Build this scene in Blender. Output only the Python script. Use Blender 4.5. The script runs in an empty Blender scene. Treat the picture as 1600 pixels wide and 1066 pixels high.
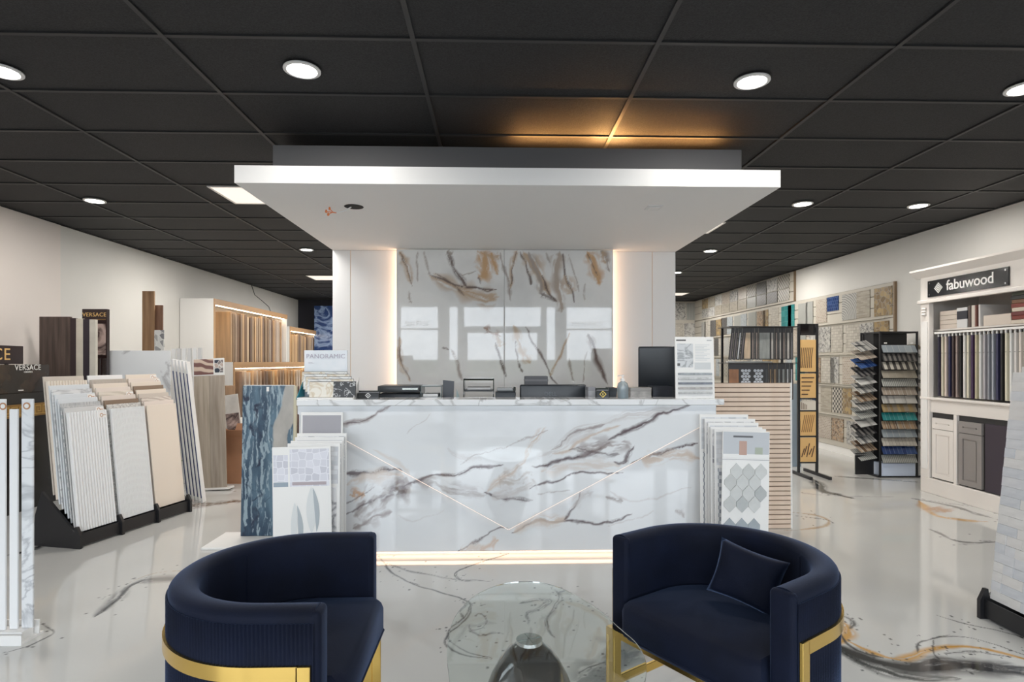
import bpy, bmesh, math, random
import numpy as np
from mathutils import Vector, Matrix

# ------------------------------------------------------------------ camera, world, exposure
S = bpy.context.scene
COL = S.collection
TH = math.radians(1.57); CT, ST = math.cos(TH), math.sin(TH)
FPX = 912.0; HZ = 566.0; CH = 1.38
cam = bpy.data.cameras.new('camera'); camo = bpy.data.objects.new('camera', cam); COL.objects.link(camo)
camo.location = (0, 0, CH); camo.rotation_euler = (math.pi / 2, 0, -TH)
cam.sensor_width = 36; cam.lens = 36 * FPX / 1600; cam.shift_y = (HZ - 533) / 1600.0
cam.clip_start = 0.05; cam.clip_end = 200
S.camera = camo
S.view_settings.view_transform = 'Standard'; S.view_settings.look = 'None'
S.view_settings.gamma = 1.0; S.view_settings.use_curve_mapping = False
S.view_settings.exposure = 0.0
w = bpy.data.worlds.new('world'); S.world = w; w.use_nodes = True
bg = w.node_tree.nodes['Background']
bg.inputs[0].default_value = (0.86, 0.93, 1.0, 1); bg.inputs[1].default_value = 7.0
S.cycles.max_bounces = 8; S.cycles.diffuse_bounces = 5; S.cycles.glossy_bounces = 4
S.cycles.transmission_bounces = 6; S.cycles.transparent_max_bounces = 12
S.cycles.caustics_reflective = False; S.cycles.caustics_refractive = False
S.cycles.sample_clamp_indirect = 4.0; S.cycles.use_denoising = True

XL, XR, YB, YF, ZC = -5.06, 5.2, 15.1, -1.7, 2.98

def area_light(name, loc, size, power, col=(1, 1, 1), rot=(0, 0, 0), size_y=None, shape=None, spread=None, portal=False):
    l = bpy.data.lights.new(name, 'AREA'); l.energy = power; l.color = col
    l.shape = shape or ('RECTANGLE' if size_y else 'SQUARE'); l.size = size
    if size_y: l.size_y = size_y
    if spread: l.spread = math.radians(spread)
    if portal: l.cycles.is_portal = True
    o = bpy.data.objects.new(name, l); o.location = loc; o.rotation_euler = rot; COL.objects.link(o)
    return o

# storefront windows (x0, x1, z0, z1) in the wall behind the camera
WINS = [(-4.9, -3.7, .45, 2.7), (-3.55, -2.4, .45, 2.7), (-2.25, -1.32, .45, 2.7), (-1.12, -.86, .12, 2.7), (-.78, 1.08, 2.18, 2.7), (-.70, 1.0, .08, 2.10),
        (1.15, 1.42, .12, 2.7), (1.62, 2.75, .45, 2.7), (2.9, 3.95, .45, 2.7), (4.1, 5.0, .45, 2.7)]
for i, (a, b, c, d) in enumerate(WINS):
    area_light('window_portal', ((a + b) / 2, YF + .02, (c + d) / 2), b - a, 1, size_y=d - c, rot=(math.pi / 2, 0, 0), portal=True)

# ------------------------------------------------------------------ photo geometry helpers (real positions from known planes)
def PX(px, Y):
    u = (px - 800) / FPX
    return Y * (ST + u * CT) / (CT - u * ST)
def PZ(px, py, Y):
    X = PX(px, Y); return CH + (HZ - py) * (X * ST + Y * CT) / FPX
def WY(px, X):
    u = (px - 800) / FPX
    return X * (CT - u * ST) / (ST + u * CT)
def FL(px, py, z=0.0):
    d = (CH - z) * FPX / (py - HZ); l = (px - 800) / FPX * d
    return (l * CT + d * ST, -l * ST + d * CT)

# ------------------------------------------------------------------ materials
MATS = {}
def new_mat(name):
    m = bpy.data.materials.new(name); m.use_nodes = True
    return m, m.node_tree.nodes, m.node_tree.links, m.node_tree.nodes['Principled BSDF']
def c4(c): return (c[0], c[1], c[2], 1)
def mat(name, c=(.8, .8, .8), rough=.5, metal=0, spec=.5, noise=0, nscale=8, bump=0, bscale=60, coat=0, sheen=0, emit=0, stretch=(1, 1, 1), c2=None):
    if name in MATS: return MATS[name]
    m, N, L, b = new_mat(name)
    b.inputs['Base Color'].default_value = c4(c); b.inputs['Roughness'].default_value = rough
    b.inputs['Metallic'].default_value = metal; b.inputs['Specular IOR Level'].default_value = spec
    if coat: b.inputs['Coat Weight'].default_value = coat; b.inputs['Coat Roughness'].default_value = .05
    if sheen:
        b.inputs['Sheen Weight'].default_value = sheen; b.inputs['Sheen Roughness'].default_value = .35
        b.inputs['Sheen Tint'].default_value = (.35, .5, .9, 1)
    if emit:
        b.inputs['Emission Color'].default_value = c4(c); b.inputs['Emission Strength'].default_value = emit
    if noise or bump:
        tc = N.new('ShaderNodeTexCoord'); mp = N.new('ShaderNodeMapping'); mp.inputs['Scale'].default_value = stretch
        L.new(tc.outputs['Object'], mp.inputs[0])
    if noise:
        n = N.new('ShaderNodeTexNoise'); n.inputs['Scale'].default_value = nscale; n.inputs['Detail'].default_value = 6
        L.new(mp.outputs[0], n.inputs[0])
        r = N.new('ShaderNodeValToRGB'); r.color_ramp.elements[0].position = .3; r.color_ramp.elements[1].position = .7
        d = c2 or tuple(x * (1 - noise) for x in c)
        r.color_ramp.elements[0].color = c4(d); r.color_ramp.elements[1].color = c4(c)
        L.new(n.outputs[0], r.inputs[0]); L.new(r.outputs[0], b.inputs['Base Color'])
    if bump:
        n2 = N.new('ShaderNodeTexNoise'); n2.inputs['Scale'].default_value = bscale; n2.inputs['Detail'].default_value = 3
        L.new(mp.outputs[0], n2.inputs[0]); bp = N.new('ShaderNodeBump'); bp.inputs['Strength'].default_value = bump
        bp.inputs['Distance'].default_value = .004
        L.new(n2.outputs[0], bp.inputs['Height']); L.new(bp.outputs[0], b.inputs['Normal'])
    MATS[name] = m; return m
def mat_tex(name, kind, c1, c2, c3=None, scale=10, w=.5, h=.25, mortar=.02, rough=.35, rot=0):
    """procedural print: brick, cells, stripes, chevron, veins, wood, checks (object space, any flat board)"""
    if name in MATS: return MATS[name]
    m, N, L, b = new_mat(name); b.inputs['Roughness'].default_value = rough
    tc = N.new('ShaderNodeTexCoord'); mp = N.new('ShaderNodeMapping'); mp.inputs['Rotation'].default_value = (0, 0, rot)
    # boards lie in local xz; map xz -> xy
    sx = N.new('ShaderNodeSeparateXYZ'); cx = N.new('ShaderNodeCombineXYZ'); L.new(tc.outputs['Object'], sx.inputs[0])
    L.new(sx.outputs[0], cx.inputs[0]); L.new(sx.outputs[2], cx.inputs[1]); L.new(cx.outputs[0], mp.inputs[0])
    v = mp.outputs[0]
    def ramp(src, a, bb, pa, pb):
        r = N.new('ShaderNodeValToRGB'); r.color_ramp.elements[0].position = pa; r.color_ramp.elements[1].position = pb
        r.color_ramp.elements[0].color = c4(a); r.color_ramp.elements[1].color = c4(bb); L.new(src, r.inputs[0]); return r.outputs[0]
    if kind == 'brick':
        t = N.new('ShaderNodeTexBrick'); L.new(v, t.inputs[0]); t.inputs['Scale'].default_value = 1
        t.inputs['Color1'].default_value = c4(c1); t.inputs['Color2'].default_value = c4(c2); t.inputs['Mortar'].default_value = c4(c3 or c1)
        t.inputs['Brick Width'].default_value = w; t.inputs['Row Height'].default_value = h; t.inputs['Mortar Size'].default_value = mortar
        out = t.outputs[0]
    elif kind == 'cells':
        t = N.new('ShaderNodeTexVoronoi'); L.new(v, t.inputs[0]); t.inputs['Scale'].default_value = scale; t.inputs['Randomness'].default_value = w
        sp = N.new('ShaderNodeSeparateColor'); L.new(t.outputs['Color'], sp.inputs[0]); out1 = ramp(sp.outputs[0], c1, c2, .1, .9)
        t2 = N.new('ShaderNodeTexVoronoi'); t2.feature = 'DISTANCE_TO_EDGE'; L.new(v, t2.inputs[0]); t2.inputs['Scale'].default_value = scale; t2.inputs['Randomness'].default_value = w
        mx = N.new('ShaderNodeMix'); mx.data_type = 'RGBA'; f = ramp(t2.outputs[0], (0, 0, 0), (1, 1, 1), .03, .07)
        L.new(f, mx.inputs[0]); mx.inputs[6].default_value = c4(c3 or (.7, .7, .68)); L.new(out1, mx.inputs[7]); out = mx.outputs[2]
    elif kind == 'checks':
        t = N.new('ShaderNodeTexChecker'); L.new(v, t.inputs[0]); t.inputs['Scale'].default_value = scale
        t.inputs[1].default_value = c4(c1); t.inputs[2].default_value = c4(c2); out = t.outputs[0]
    elif kind == 'stripes':
        t = N.new('ShaderNodeTexWave'); t.bands_direction = 'X'; L.new(v, t.inputs[0]); t.inputs['Scale'].default_value = scale
        t.inputs['Distortion'].default_value = w; out = ramp(t.outputs[0], c1, c2, .3, .7)
    elif kind == 'rings':
        t = N.new('ShaderNodeTexWave'); t.wave_type = 'RINGS'; t.rings_direction = 'Z'; L.new(v, t.inputs[0]); t.inputs['Scale'].default_value = scale
        t.inputs['Distortion'].default_value = w; out = ramp(t.outputs[0], c1, c2, .35, .65)
    elif kind == 'veins':
        t = N.new('ShaderNodeTexNoise'); L.new(v, t.inputs[0]); t.inputs['Scale'].default_value = scale; t.inputs['Detail'].default_value = 9
        t.inputs['Distortion'].default_value = w
        mm = N.new('ShaderNodeMath'); mm.operation = 'SUBTRACT'; mm.inputs[1].default_value = .5; L.new(t.outputs[0], mm.inputs[0])
        ab = N.new('ShaderNodeMath'); ab.operation = 'ABSOLUTE'; L.new(mm.outputs[0], ab.inputs[0]); out = ramp(ab.outputs[0], c2, c1, 0, h * .2)
    else:  # wood, grain along local z
        mp.inputs['Scale'].default_value = (scale, scale * .06, 1)
        t = N.new('ShaderNodeTexNoise'); L.new(v, t.inputs[0]); t.inputs['Scale'].default_value = 3; t.inputs['Detail'].default_value = 7
        out = ramp(t.outputs[0], c1, c2, .35, .65)
    L.new(out, b.inputs['Base Color'])
    MATS[name] = m; return m
def mat_attr(name, rough=.1, spec=.5, coat=0, bump=0):
    if name in MATS: return MATS[name]
    m, N, L, b = new_mat(name); a = N.new('ShaderNodeAttribute'); a.attribute_name = 'paint'
    L.new(a.outputs['Color'], b.inputs['Base Color']); b.inputs['Roughness'].default_value = rough
    b.inputs['Specular IOR Level'].default_value = spec
    if coat: b.inputs['Coat Weight'].default_value = coat; b.inputs['Coat Roughness'].default_value = .03
    if bump:
        tc = N.new('ShaderNodeTexCoord'); n = N.new('ShaderNodeTexNoise'); n.inputs['Scale'].default_value = 1.3; n.inputs['Detail'].default_value = 2
        L.new(tc.outputs['Object'], n.inputs[0]); bp = N.new('ShaderNodeBump'); bp.inputs['Strength'].default_value = bump; bp.inputs['Distance'].default_value = .01
        L.new(n.outputs[0], bp.inputs['Height']); L.new(bp.outputs[0], b.inputs['Normal'])
    MATS[name] = m; return m

# ------------------------------------------------------------------ mesh helpers
class MB:
    def __init__(s): s.v = []; s.f = []; s.sm = []
    def add(s, vs, fs, smooth=False):
        n = len(s.v); s.v += [tuple(x) for x in vs]; s.f += [tuple(i + n for i in f) for f in fs]; s.sm += [smooth] * len(fs); return s
    def box(s, x0, x1, y0, y1, z0, z1, M=None):
        vs = [(x, y, z) for z in (z0, z1) for y in (y0, y1) for x in (x0, x1)]
        if M: vs = [tuple(M @ Vector(v)) for v in vs]
        return s.add(vs, [(0, 2, 3, 1), (4, 5, 7, 6), (0, 1, 5, 4), (2, 6, 7, 3), (0, 4, 6, 2), (1, 3, 7, 5)])
    def cbox(s, x0, x1, y0, y1, z0, z1, c=.005):
        """box with chamfered edges"""
        X = (x0, x0 + c, x1 - c, x1); Y = (y0, y0 + c, y1 - c, y1); Z = (z0, z0 + c, z1 - c, z1)
        bm = bmesh.new(); bmesh.ops.create_cube(bm, size=1)
        for v in bm.verts:
            v.co = Vector((x1 if v.co.x > 0 else x0, y1 if v.co.y > 0 else y0, z1 if v.co.z > 0 else z0))
        bmesh.ops.bevel(bm, geom=list(bm.edges), offset=c, segments=1, affect='EDGES')
        bm.verts.index_update()
        s.add([v.co[:] for v in bm.verts], [[v.index for v in f.verts] for f in bm.faces]); bm.free(); return s
    def rbox(s, x0, x1, y0, y1, z0, z1, r=.02, seg=3, M=None):
        bm = bmesh.new(); bmesh.ops.create_cube(bm, size=1)
        for v in bm.verts:
            v.co = Vector((x1 if v.co.x > 0 else x0, y1 if v.co.y > 0 else y0, z1 if v.co.z > 0 else z0))
        bmesh.ops.bevel(bm, geom=list(bm.edges), offset=r, segments=seg, affect='EDGES', profile=.5)
        bm.verts.index_update()
        s.add([(M @ v.co if M else v.co)[:] for v in bm.verts], [[v.index for v in f.verts] for f in bm.faces], True); bm.free(); return s
    def prism(s, pts, y0, y1, axis='y'):
        """polygon pts (a,b) extruded; axis y: (x,z) plane, z: (x,y), x: (y,z)"""
        n = len(pts)
        def p(a, b, t): return {'y': (a, t, b), 'z': (a, b, t), 'x': (t, a, b)}[axis]
        vs = [p(a, b, y0) for a, b in pts] + [p(a, b, y1) for a, b in pts]
        fs = [tuple(range(n)), tuple(range(2 * n - 1, n - 1, -1))] + [(i, i + n, (i + 1) % n + n, (i + 1) % n) for i in range(n)]
        return s.add(vs, fs)
    def lathe(s, prof, n=24, cx=0, cy=0, cz=0, smooth=True, M=None, sx=1, sy=1):
        vs = []; fs = []
        for r, z in prof:
            for i in range(n):
                a = 2 * math.pi * i / n; vs.append((cx + r * math.cos(a) * sx, cy + r * math.sin(a) * sy, cz + z))
        if M: vs = [tuple(M @ Vector(v)) for v in vs]
        k = len(prof)
        for j in range(k - 1):
            for i in range(n):
                fs.append((j * n + i, j * n + (i + 1) % n, (j + 1) * n + (i + 1) % n, (j + 1) * n + i))
        fs.append(tuple(range(n - 1, -1, -1))); fs.append(tuple((k - 1) * n + i for i in range(n)))
        return s.add(vs, fs, smooth)
    def tube(s, pts, r, n=8, closed=False):
        P = [Vector(p) for p in pts]; vs = []; fs = []; up = Vector((0, 0, 1)); m = len(P)
        for i, p in enumerate(P):
            t = (P[min(i + 1, m - 1)] - P[max(i - 1, 0)]).normalized()
            a = t.cross(up); a = a.normalized() if a.length > 1e-3 else Vector((1, 0, 0)); b = t.cross(a)
            for k in range(n):
                q = 2 * math.pi * k / n; vs.append(tuple(p + a * r * math.cos(q) + b * r * math.sin(q)))
        for i in range(m - 1):
            for k in range(n): fs.append((i * n + k, i * n + (k + 1) % n, (i + 1) * n + (k + 1) % n, (i + 1) * n + k))
        fs.append(tuple(range(n))); fs.append(tuple((m - 1) * n + k for k in range(n - 1, -1, -1)))
        return s.add(vs, fs, True)
    def mesh(s, name, m):
        me = bpy.data.meshes.new(name); me.from_pydata(s.v, [], s.f)
        if any(s.sm): me.polygons.foreach_set('use_smooth', s.sm)
        if m: me.materials.append(m)
        me.update(); bm = bmesh.new(); bm.from_mesh(me); bmesh.ops.recalc_face_normals(bm, faces=bm.faces); bm.to_mesh(me); bm.free()
        if any(s.sm): me.set_sharp_from_angle(angle=math.radians(40))
        return me
    def build(s, name, m, parent=None, loc=None, rot=None, **kw):
        return link(name, s.mesh(name, m), parent, loc, rot, **kw)
def link(name, data, parent=None, loc=None, rot=None, label=None, cat=None, group=None, kind=None):
    o = bpy.data.objects.new(name, data); COL.objects.link(o)
    if parent: o.parent = parent
    if loc: o.location = loc
    if rot: o.rotation_euler = rot
    if label: o['label'] = label
    if cat: o['category'] = cat
    if group: o['group'] = group
    if kind: o['kind'] = kind
    return o
def thing(name, label, cat, loc=(0, 0, 0), rz=0, group=None, rot=None):
    return link(name, None, None, loc, rot or (0, 0, rz), label, cat, group)
def box(name, x0, x1, y0, y1, z0, z1, m, parent=None, **kw):
    return MB().box(x0, x1, y0, y1, z0, z1).build(name, m, parent, **kw)
def text(name, s, size, m, parent, loc, rot=(math.pi / 2, 0, 0), extrude=.001, align='CENTER', bold=0.0, shear=0, spacing=1.0):
    cu = bpy.data.curves.new(name, 'FONT'); cu.body = s; cu.size = size; cu.extrude = extrude; cu.align_x = align; cu.align_y = 'CENTER'
    cu.offset = bold; cu.shear = shear; cu.space_character = spacing; cu.resolution_u = 3
    tmp = bpy.data.objects.new('tmp', cu); COL.objects.link(tmp)
    me = bpy.data.meshes.new_from_object(tmp); bpy.data.objects.remove(tmp); bpy.data.curves.remove(cu)
    me.name = name; me.materials.clear(); me.materials.append(m)
    return link(name, me, parent, loc, rot)
ORD = ['first', 'second', 'third', 'fourth', 'fifth', 'sixth', 'seventh', 'eighth', 'ninth', 'tenth', 'eleventh', 'twelfth', 'thirteenth', 'fourteenth',
       'fifteenth', 'sixteenth', 'seventeenth', 'eighteenth', 'nineteenth', 'twentieth', 'twenty-first', 'twenty-second', 'twenty-third', 'twenty-fourth',
       'twenty-fifth', 'twenty-sixth', 'twenty-seventh', 'twenty-eighth', 'twenty-ninth', 'thirtieth']

# ------------------------------------------------------------------ numpy painting of stone patterns as a colour attribute
def vnoise(x, y, seed=0):
    xi = np.floor(x).astype(np.int64); yi = np.floor(y).astype(np.int64); fx = x - xi; fy = y - yi
    fx = fx * fx * (3 - 2 * fx); fy = fy * fy * (3 - 2 * fy)
    def h(a, b):
        n = (a * 374761393 + b * 668265263 + seed * 974711) & 0x7fffffff
        n = ((n ^ (n >> 13)) * 1274126177) & 0x7fffffff
        return ((n ^ (n >> 16)) & 0xffff) / 65535.0
    return (h(xi, yi) * (1 - fx) + h(xi + 1, yi) * fx) * (1 - fy) + (h(xi, yi + 1) * (1 - fx) + h(xi + 1, yi + 1) * fx) * fy
def fbm(x, y, seed=0, o=5):
    t = 0; a = .5; n = 0
    for i in range(o):
        t = t + a * vnoise(x * 2 ** i, y * 2 ** i, seed + i * 17); n += a; a *= .5
    return t / n
def polydist(x, y, pts):
    d = np.full(x.shape, 1e9); tt = np.zeros(x.shape); side = np.zeros(x.shape); n = len(pts) - 1
    for i in range(n):
        ax, ay = pts[i]; bx, by = pts[i + 1]; dx, dy = bx - ax, by - ay; L2 = dx * dx + dy * dy + 1e-12
        t = np.clip(((x - ax) * dx + (y - ay) * dy) / L2, 0, 1); qx = x - ax - t * dx; qy = y - ay - t * dy
        q = np.sqrt(qx * qx + qy * qy); m = q < d; d = np.where(m, q, d); tt = np.where(m, (i + t) / n, tt)
        side = np.where(m, np.sign(qx * dy - qy * dx), side)
    return d, tt, side
def smooth_line(pts, k=3):
    for _ in range(k):
        out = [pts[0]]
        for a, b in zip(pts[:-1], pts[1:]):
            out += [(a[0] * .75 + b[0] * .25, a[1] * .75 + b[1] * .25), (a[0] * .25 + b[0] * .75, a[1] * .25 + b[1] * .75)]
        pts = out + [pts[-1]]
    return pts
def paint(x, y, base, strokes, seed=1, warp=.03, wfreq=6.0, feather=1.0):
    """x,y flat coords; strokes: (pts, width, colour, strength, streak)"""
    wx = x + (fbm(x * wfreq, y * wfreq, seed + 3, 5) - .5) * 2 * warp
    wy = y + (fbm(x * wfreq, y * wfreq, seed + 9, 5) - .5) * 2 * warp
    col = np.array(base, dtype=np.float64)
    if col.ndim == 1: col = np.tile(col, (x.size, 1))
    for si, (pts, wd, c, st, streak) in enumerate(strokes):
        pts = smooth_line(pts, 2); xs = [p[0] for p in pts]; ys = [p[1] for p in pts]; m = wd * 3 + warp * 2
        idx = np.where((x > min(xs) - m) & (x < max(xs) + m) & (y > min(ys) - m) & (y < max(ys) + m))[0]
        if idx.size == 0: continue
        d, t, sd = polydist(wx[idx], wy[idx], pts)
        taper = np.clip(np.minimum(t, 1 - t) * 5, .15, 1)
        wv = wd * taper * (.45 + 1.1 * vnoise(t * 9 + si * 7.3, t * 0 + si, seed))
        a = np.clip(1.25 - d / np.maximum(wv, 1e-6), 0, 1)
        if streak > 0:
            s = fbm(d * sd / max(wd, .001) * 3 + 40, t * 6 + si, seed + 5, 4)
            a = a * np.clip((s - .5 + .28 * (1 - streak) + .10) * 5, 0, 1)
        core = np.clip(1.3 - d / np.maximum(wd * .13 * taper * (.3 + 1.4 * vnoise(t * 23 + si, t * 0 + si, seed + 2)), 1e-6), 0, 1) * .75 * (streak > .25)
        a = np.maximum(a * st, core * st)[:, None]; col[idx] = col[idx] * (1 - a) + np.array(c) * a
    return col
def grid_mesh(name, us, vs, fn, colfn, m, parent=None, thick=None, **kw):
    """grid over us x vs; fn(U,V)->(x,y,z) arrays; colfn(U,V)->(n,3). Optional thickness: side skirt + back along vector"""
    U, V = np.meshgrid(us, vs); U = U.ravel(); V = V.ravel(); nx, ny = len(us), len(vs)
    X, Y, Z = fn(U, V); co = np.stack([X + 0 * U, Y + 0 * U, Z + 0 * U], 1); col = colfn(U, V)
    i = np.arange(nx - 1)[None, :] + (np.arange(ny - 1) * nx)[:, None]; i = i.ravel()
    q = np.stack([i, i + 1, i + nx + 1, i + nx], 1)
    if thick is not None:
        bottom = list(range(nx)); right = [r * nx + nx - 1 for r in range(1, ny)]; top = [(ny - 1) * nx + c for c in range(nx - 2, -1, -1)]
        left = [r * nx for r in range(ny - 2, 0, -1)]; ring = np.array(bottom + right + top + left); n0 = len(co)
        co = np.vstack([co, co[ring] + np.array(thick)]); col = np.vstack([col, col[ring]]); k = len(ring); j = np.arange(k); j2 = (j + 1) % k
        side = np.stack([ring[j2], ring[j], n0 + j, n0 + j2], 1); q = np.vstack([q, side])
        corners = [0, nx - 1, nx - 1 + ny - 1, 2 * (nx - 1) + ny - 1]
        q = np.vstack([q, [[n0 + corners[3], n0 + corners[2], n0 + corners[1], n0 + corners[0]]]])
    me = bpy.data.meshes.new(name); me.vertices.add(len(co)); me.vertices.foreach_set('co', co.astype(np.float32).ravel())
    me.loops.add(q.size); me.loops.foreach_set('vertex_index', q.astype(np.int32).ravel()); me.polygons.add(len(q))
    me.polygons.foreach_set('loop_start', (np.arange(len(q)) * 4).astype(np.int32))
    me.polygons.foreach_set('loop_total', np.full(len(q), 4, np.int32)); me.update(calc_edges=True)
    at = me.color_attributes.new('paint', 'FLOAT_COLOR', 'POINT')
    at.data.foreach_set('color', np.hstack([col, np.ones((len(col), 1))]).astype(np.float32).ravel())
    me.materials.append(m); return link(name, me, parent, **kw)
# ------------------------------------------------------------------ room shell
m_wall = mat('wall_paint', (.70, .69, .66), .6, noise=.03, nscale=2, bump=.05)
m_wallw = mat('warm_wall_paint', (.76, .70, .66), .6, noise=.02, nscale=2)
m_white = mat('white_lacquer', (.82, .81, .79), .35)
m_whitem = mat('white_matt', (.80, .80, .79), .6)
m_black = mat('black_metal', (.012, .012, .014), .4)
m_blackg = mat('black_gloss', (.01, .01, .011), .08, coat=.5)
m_tile = mat('black_ceiling_tile', (.024, .024, .026), .75, noise=.75, nscale=110, bump=.6, bscale=200)
m_grid = mat('black_ceiling_grid', (.022, .022, .023), .5)
m_gold = mat('brushed_gold', (.83, .56, .16), .22, metal=1)
m_chrome = mat('chrome', (.8, .8, .8), .12, metal=1)
m_warm = mat('warm_led', (1, .66, .42), .5, emit=8)
m_floor = mat_attr('epoxy_floor', rough=.07, spec=.5, bump=.03)

def thick_wall(name, x0, x1, y0, y1, z0, z1, m, **kw): return box(name, x0, x1, y0, y1, z0, z1, m, kind='structure', **kw)
thick_wall('wall_left', XL - .15, XL, YF, YB, 0, ZC + .15, m_wall)
thick_wall('wall_right', XR, XR + .15, YF, YB, 0, ZC + .15, m_wall)
thick_wall('wall_back', XL - .15, XR + .15, YB, YB + .15, 0, ZC + .15, m_wall)
thick_wall('trim_1', XL, XL + .012, YF, WY(93, XL), .0, ZC - .012, m_wallw)
thick_wall('baseboard_left', XL, XL + .016, 6.8, YB, 0, .10, m_white)
thick_wall('baseboard_right', XR - .016, XR, 6.4, YB, 0, .10, m_white)
thick_wall('trim_2', XL + .0, -4.0, YB - .03, YB, 0, ZC - .012, mat('dark_wall_paint', (.02, .02, .03), .6))
# front wall with openings, windows behind the camera
def wall_front():
    mb = MB(); xs = sorted({XL - .15, XR + .15} | {w_[0] for w_ in WINS} | {w_[1] for w_ in WINS})
    for a, b in zip(xs[:-1], xs[1:]):
        op = sorted([(w_[2], w_[3]) for w_ in WINS if w_[0] <= a + 1e-6 and w_[1] >= b - 1e-6]); z = 0
        for c, d in op: 
            if c > z + 1e-6: mb.box(a, b, YF - .12, YF, z, c)
            z = d
        mb.box(a, b, YF - .12, YF, z, ZC + .15)
    mb.build('wall_front', m_whitem, kind='structure')
wall_front()
m_glass = mat('window_glass', (1, 1, 1), 0); MATS['window_glass'].node_tree.nodes['Principled BSDF'].inputs['Transmission Weight'].default_value = 1
MATS['window_glass'].node_tree.nodes['Principled BSDF'].inputs['IOR'].default_value = 1.0
for i, (a, b, c, d) in enumerate(WINS):
    nm = 'door_1' if i == 5 else 'window_%d' % (i + 1)
    e = link(nm, None, kind='structure')
    mb = MB(); t = .035
    for bx in ((a, a + t, c, d), (b - t, b, c, d), (a, b, c, c + t), (a, b, d - t, d)): mb.box(bx[0], bx[1], YF - .09, YF - .03, bx[2], bx[3])
    if i in (0, 1, 2, 7, 8, 9): mb.box(a, b, YF - .085, YF - .035, 2.13, 2.17)
    mb.build('window_frame', m_white, e)
    for s, xx in (('BATHS', -1.85), ('MOSAICS', 2.15)):
        if a < xx < b:
            text('lettering', s, .17, mat('window_lettering', (.25, .25, .27), .5), e, (xx, YF - .10, 2.27), rot=(math.pi / 2, 0, 0), extrude=.002, spacing=1.1)
# outside ground and what the glossy stone mirrors
thick_wall('ground', -30, 30, -40, YF - .13, -.12, -.02, mat('asphalt', (.16, .16, .17), .9))
box('hedge', -26, 26, -22, -20, -.02, 1.5, mat('hedge_green', (.10, .14, .06), .9, noise=.6, nscale=3), kind='structure')

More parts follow.
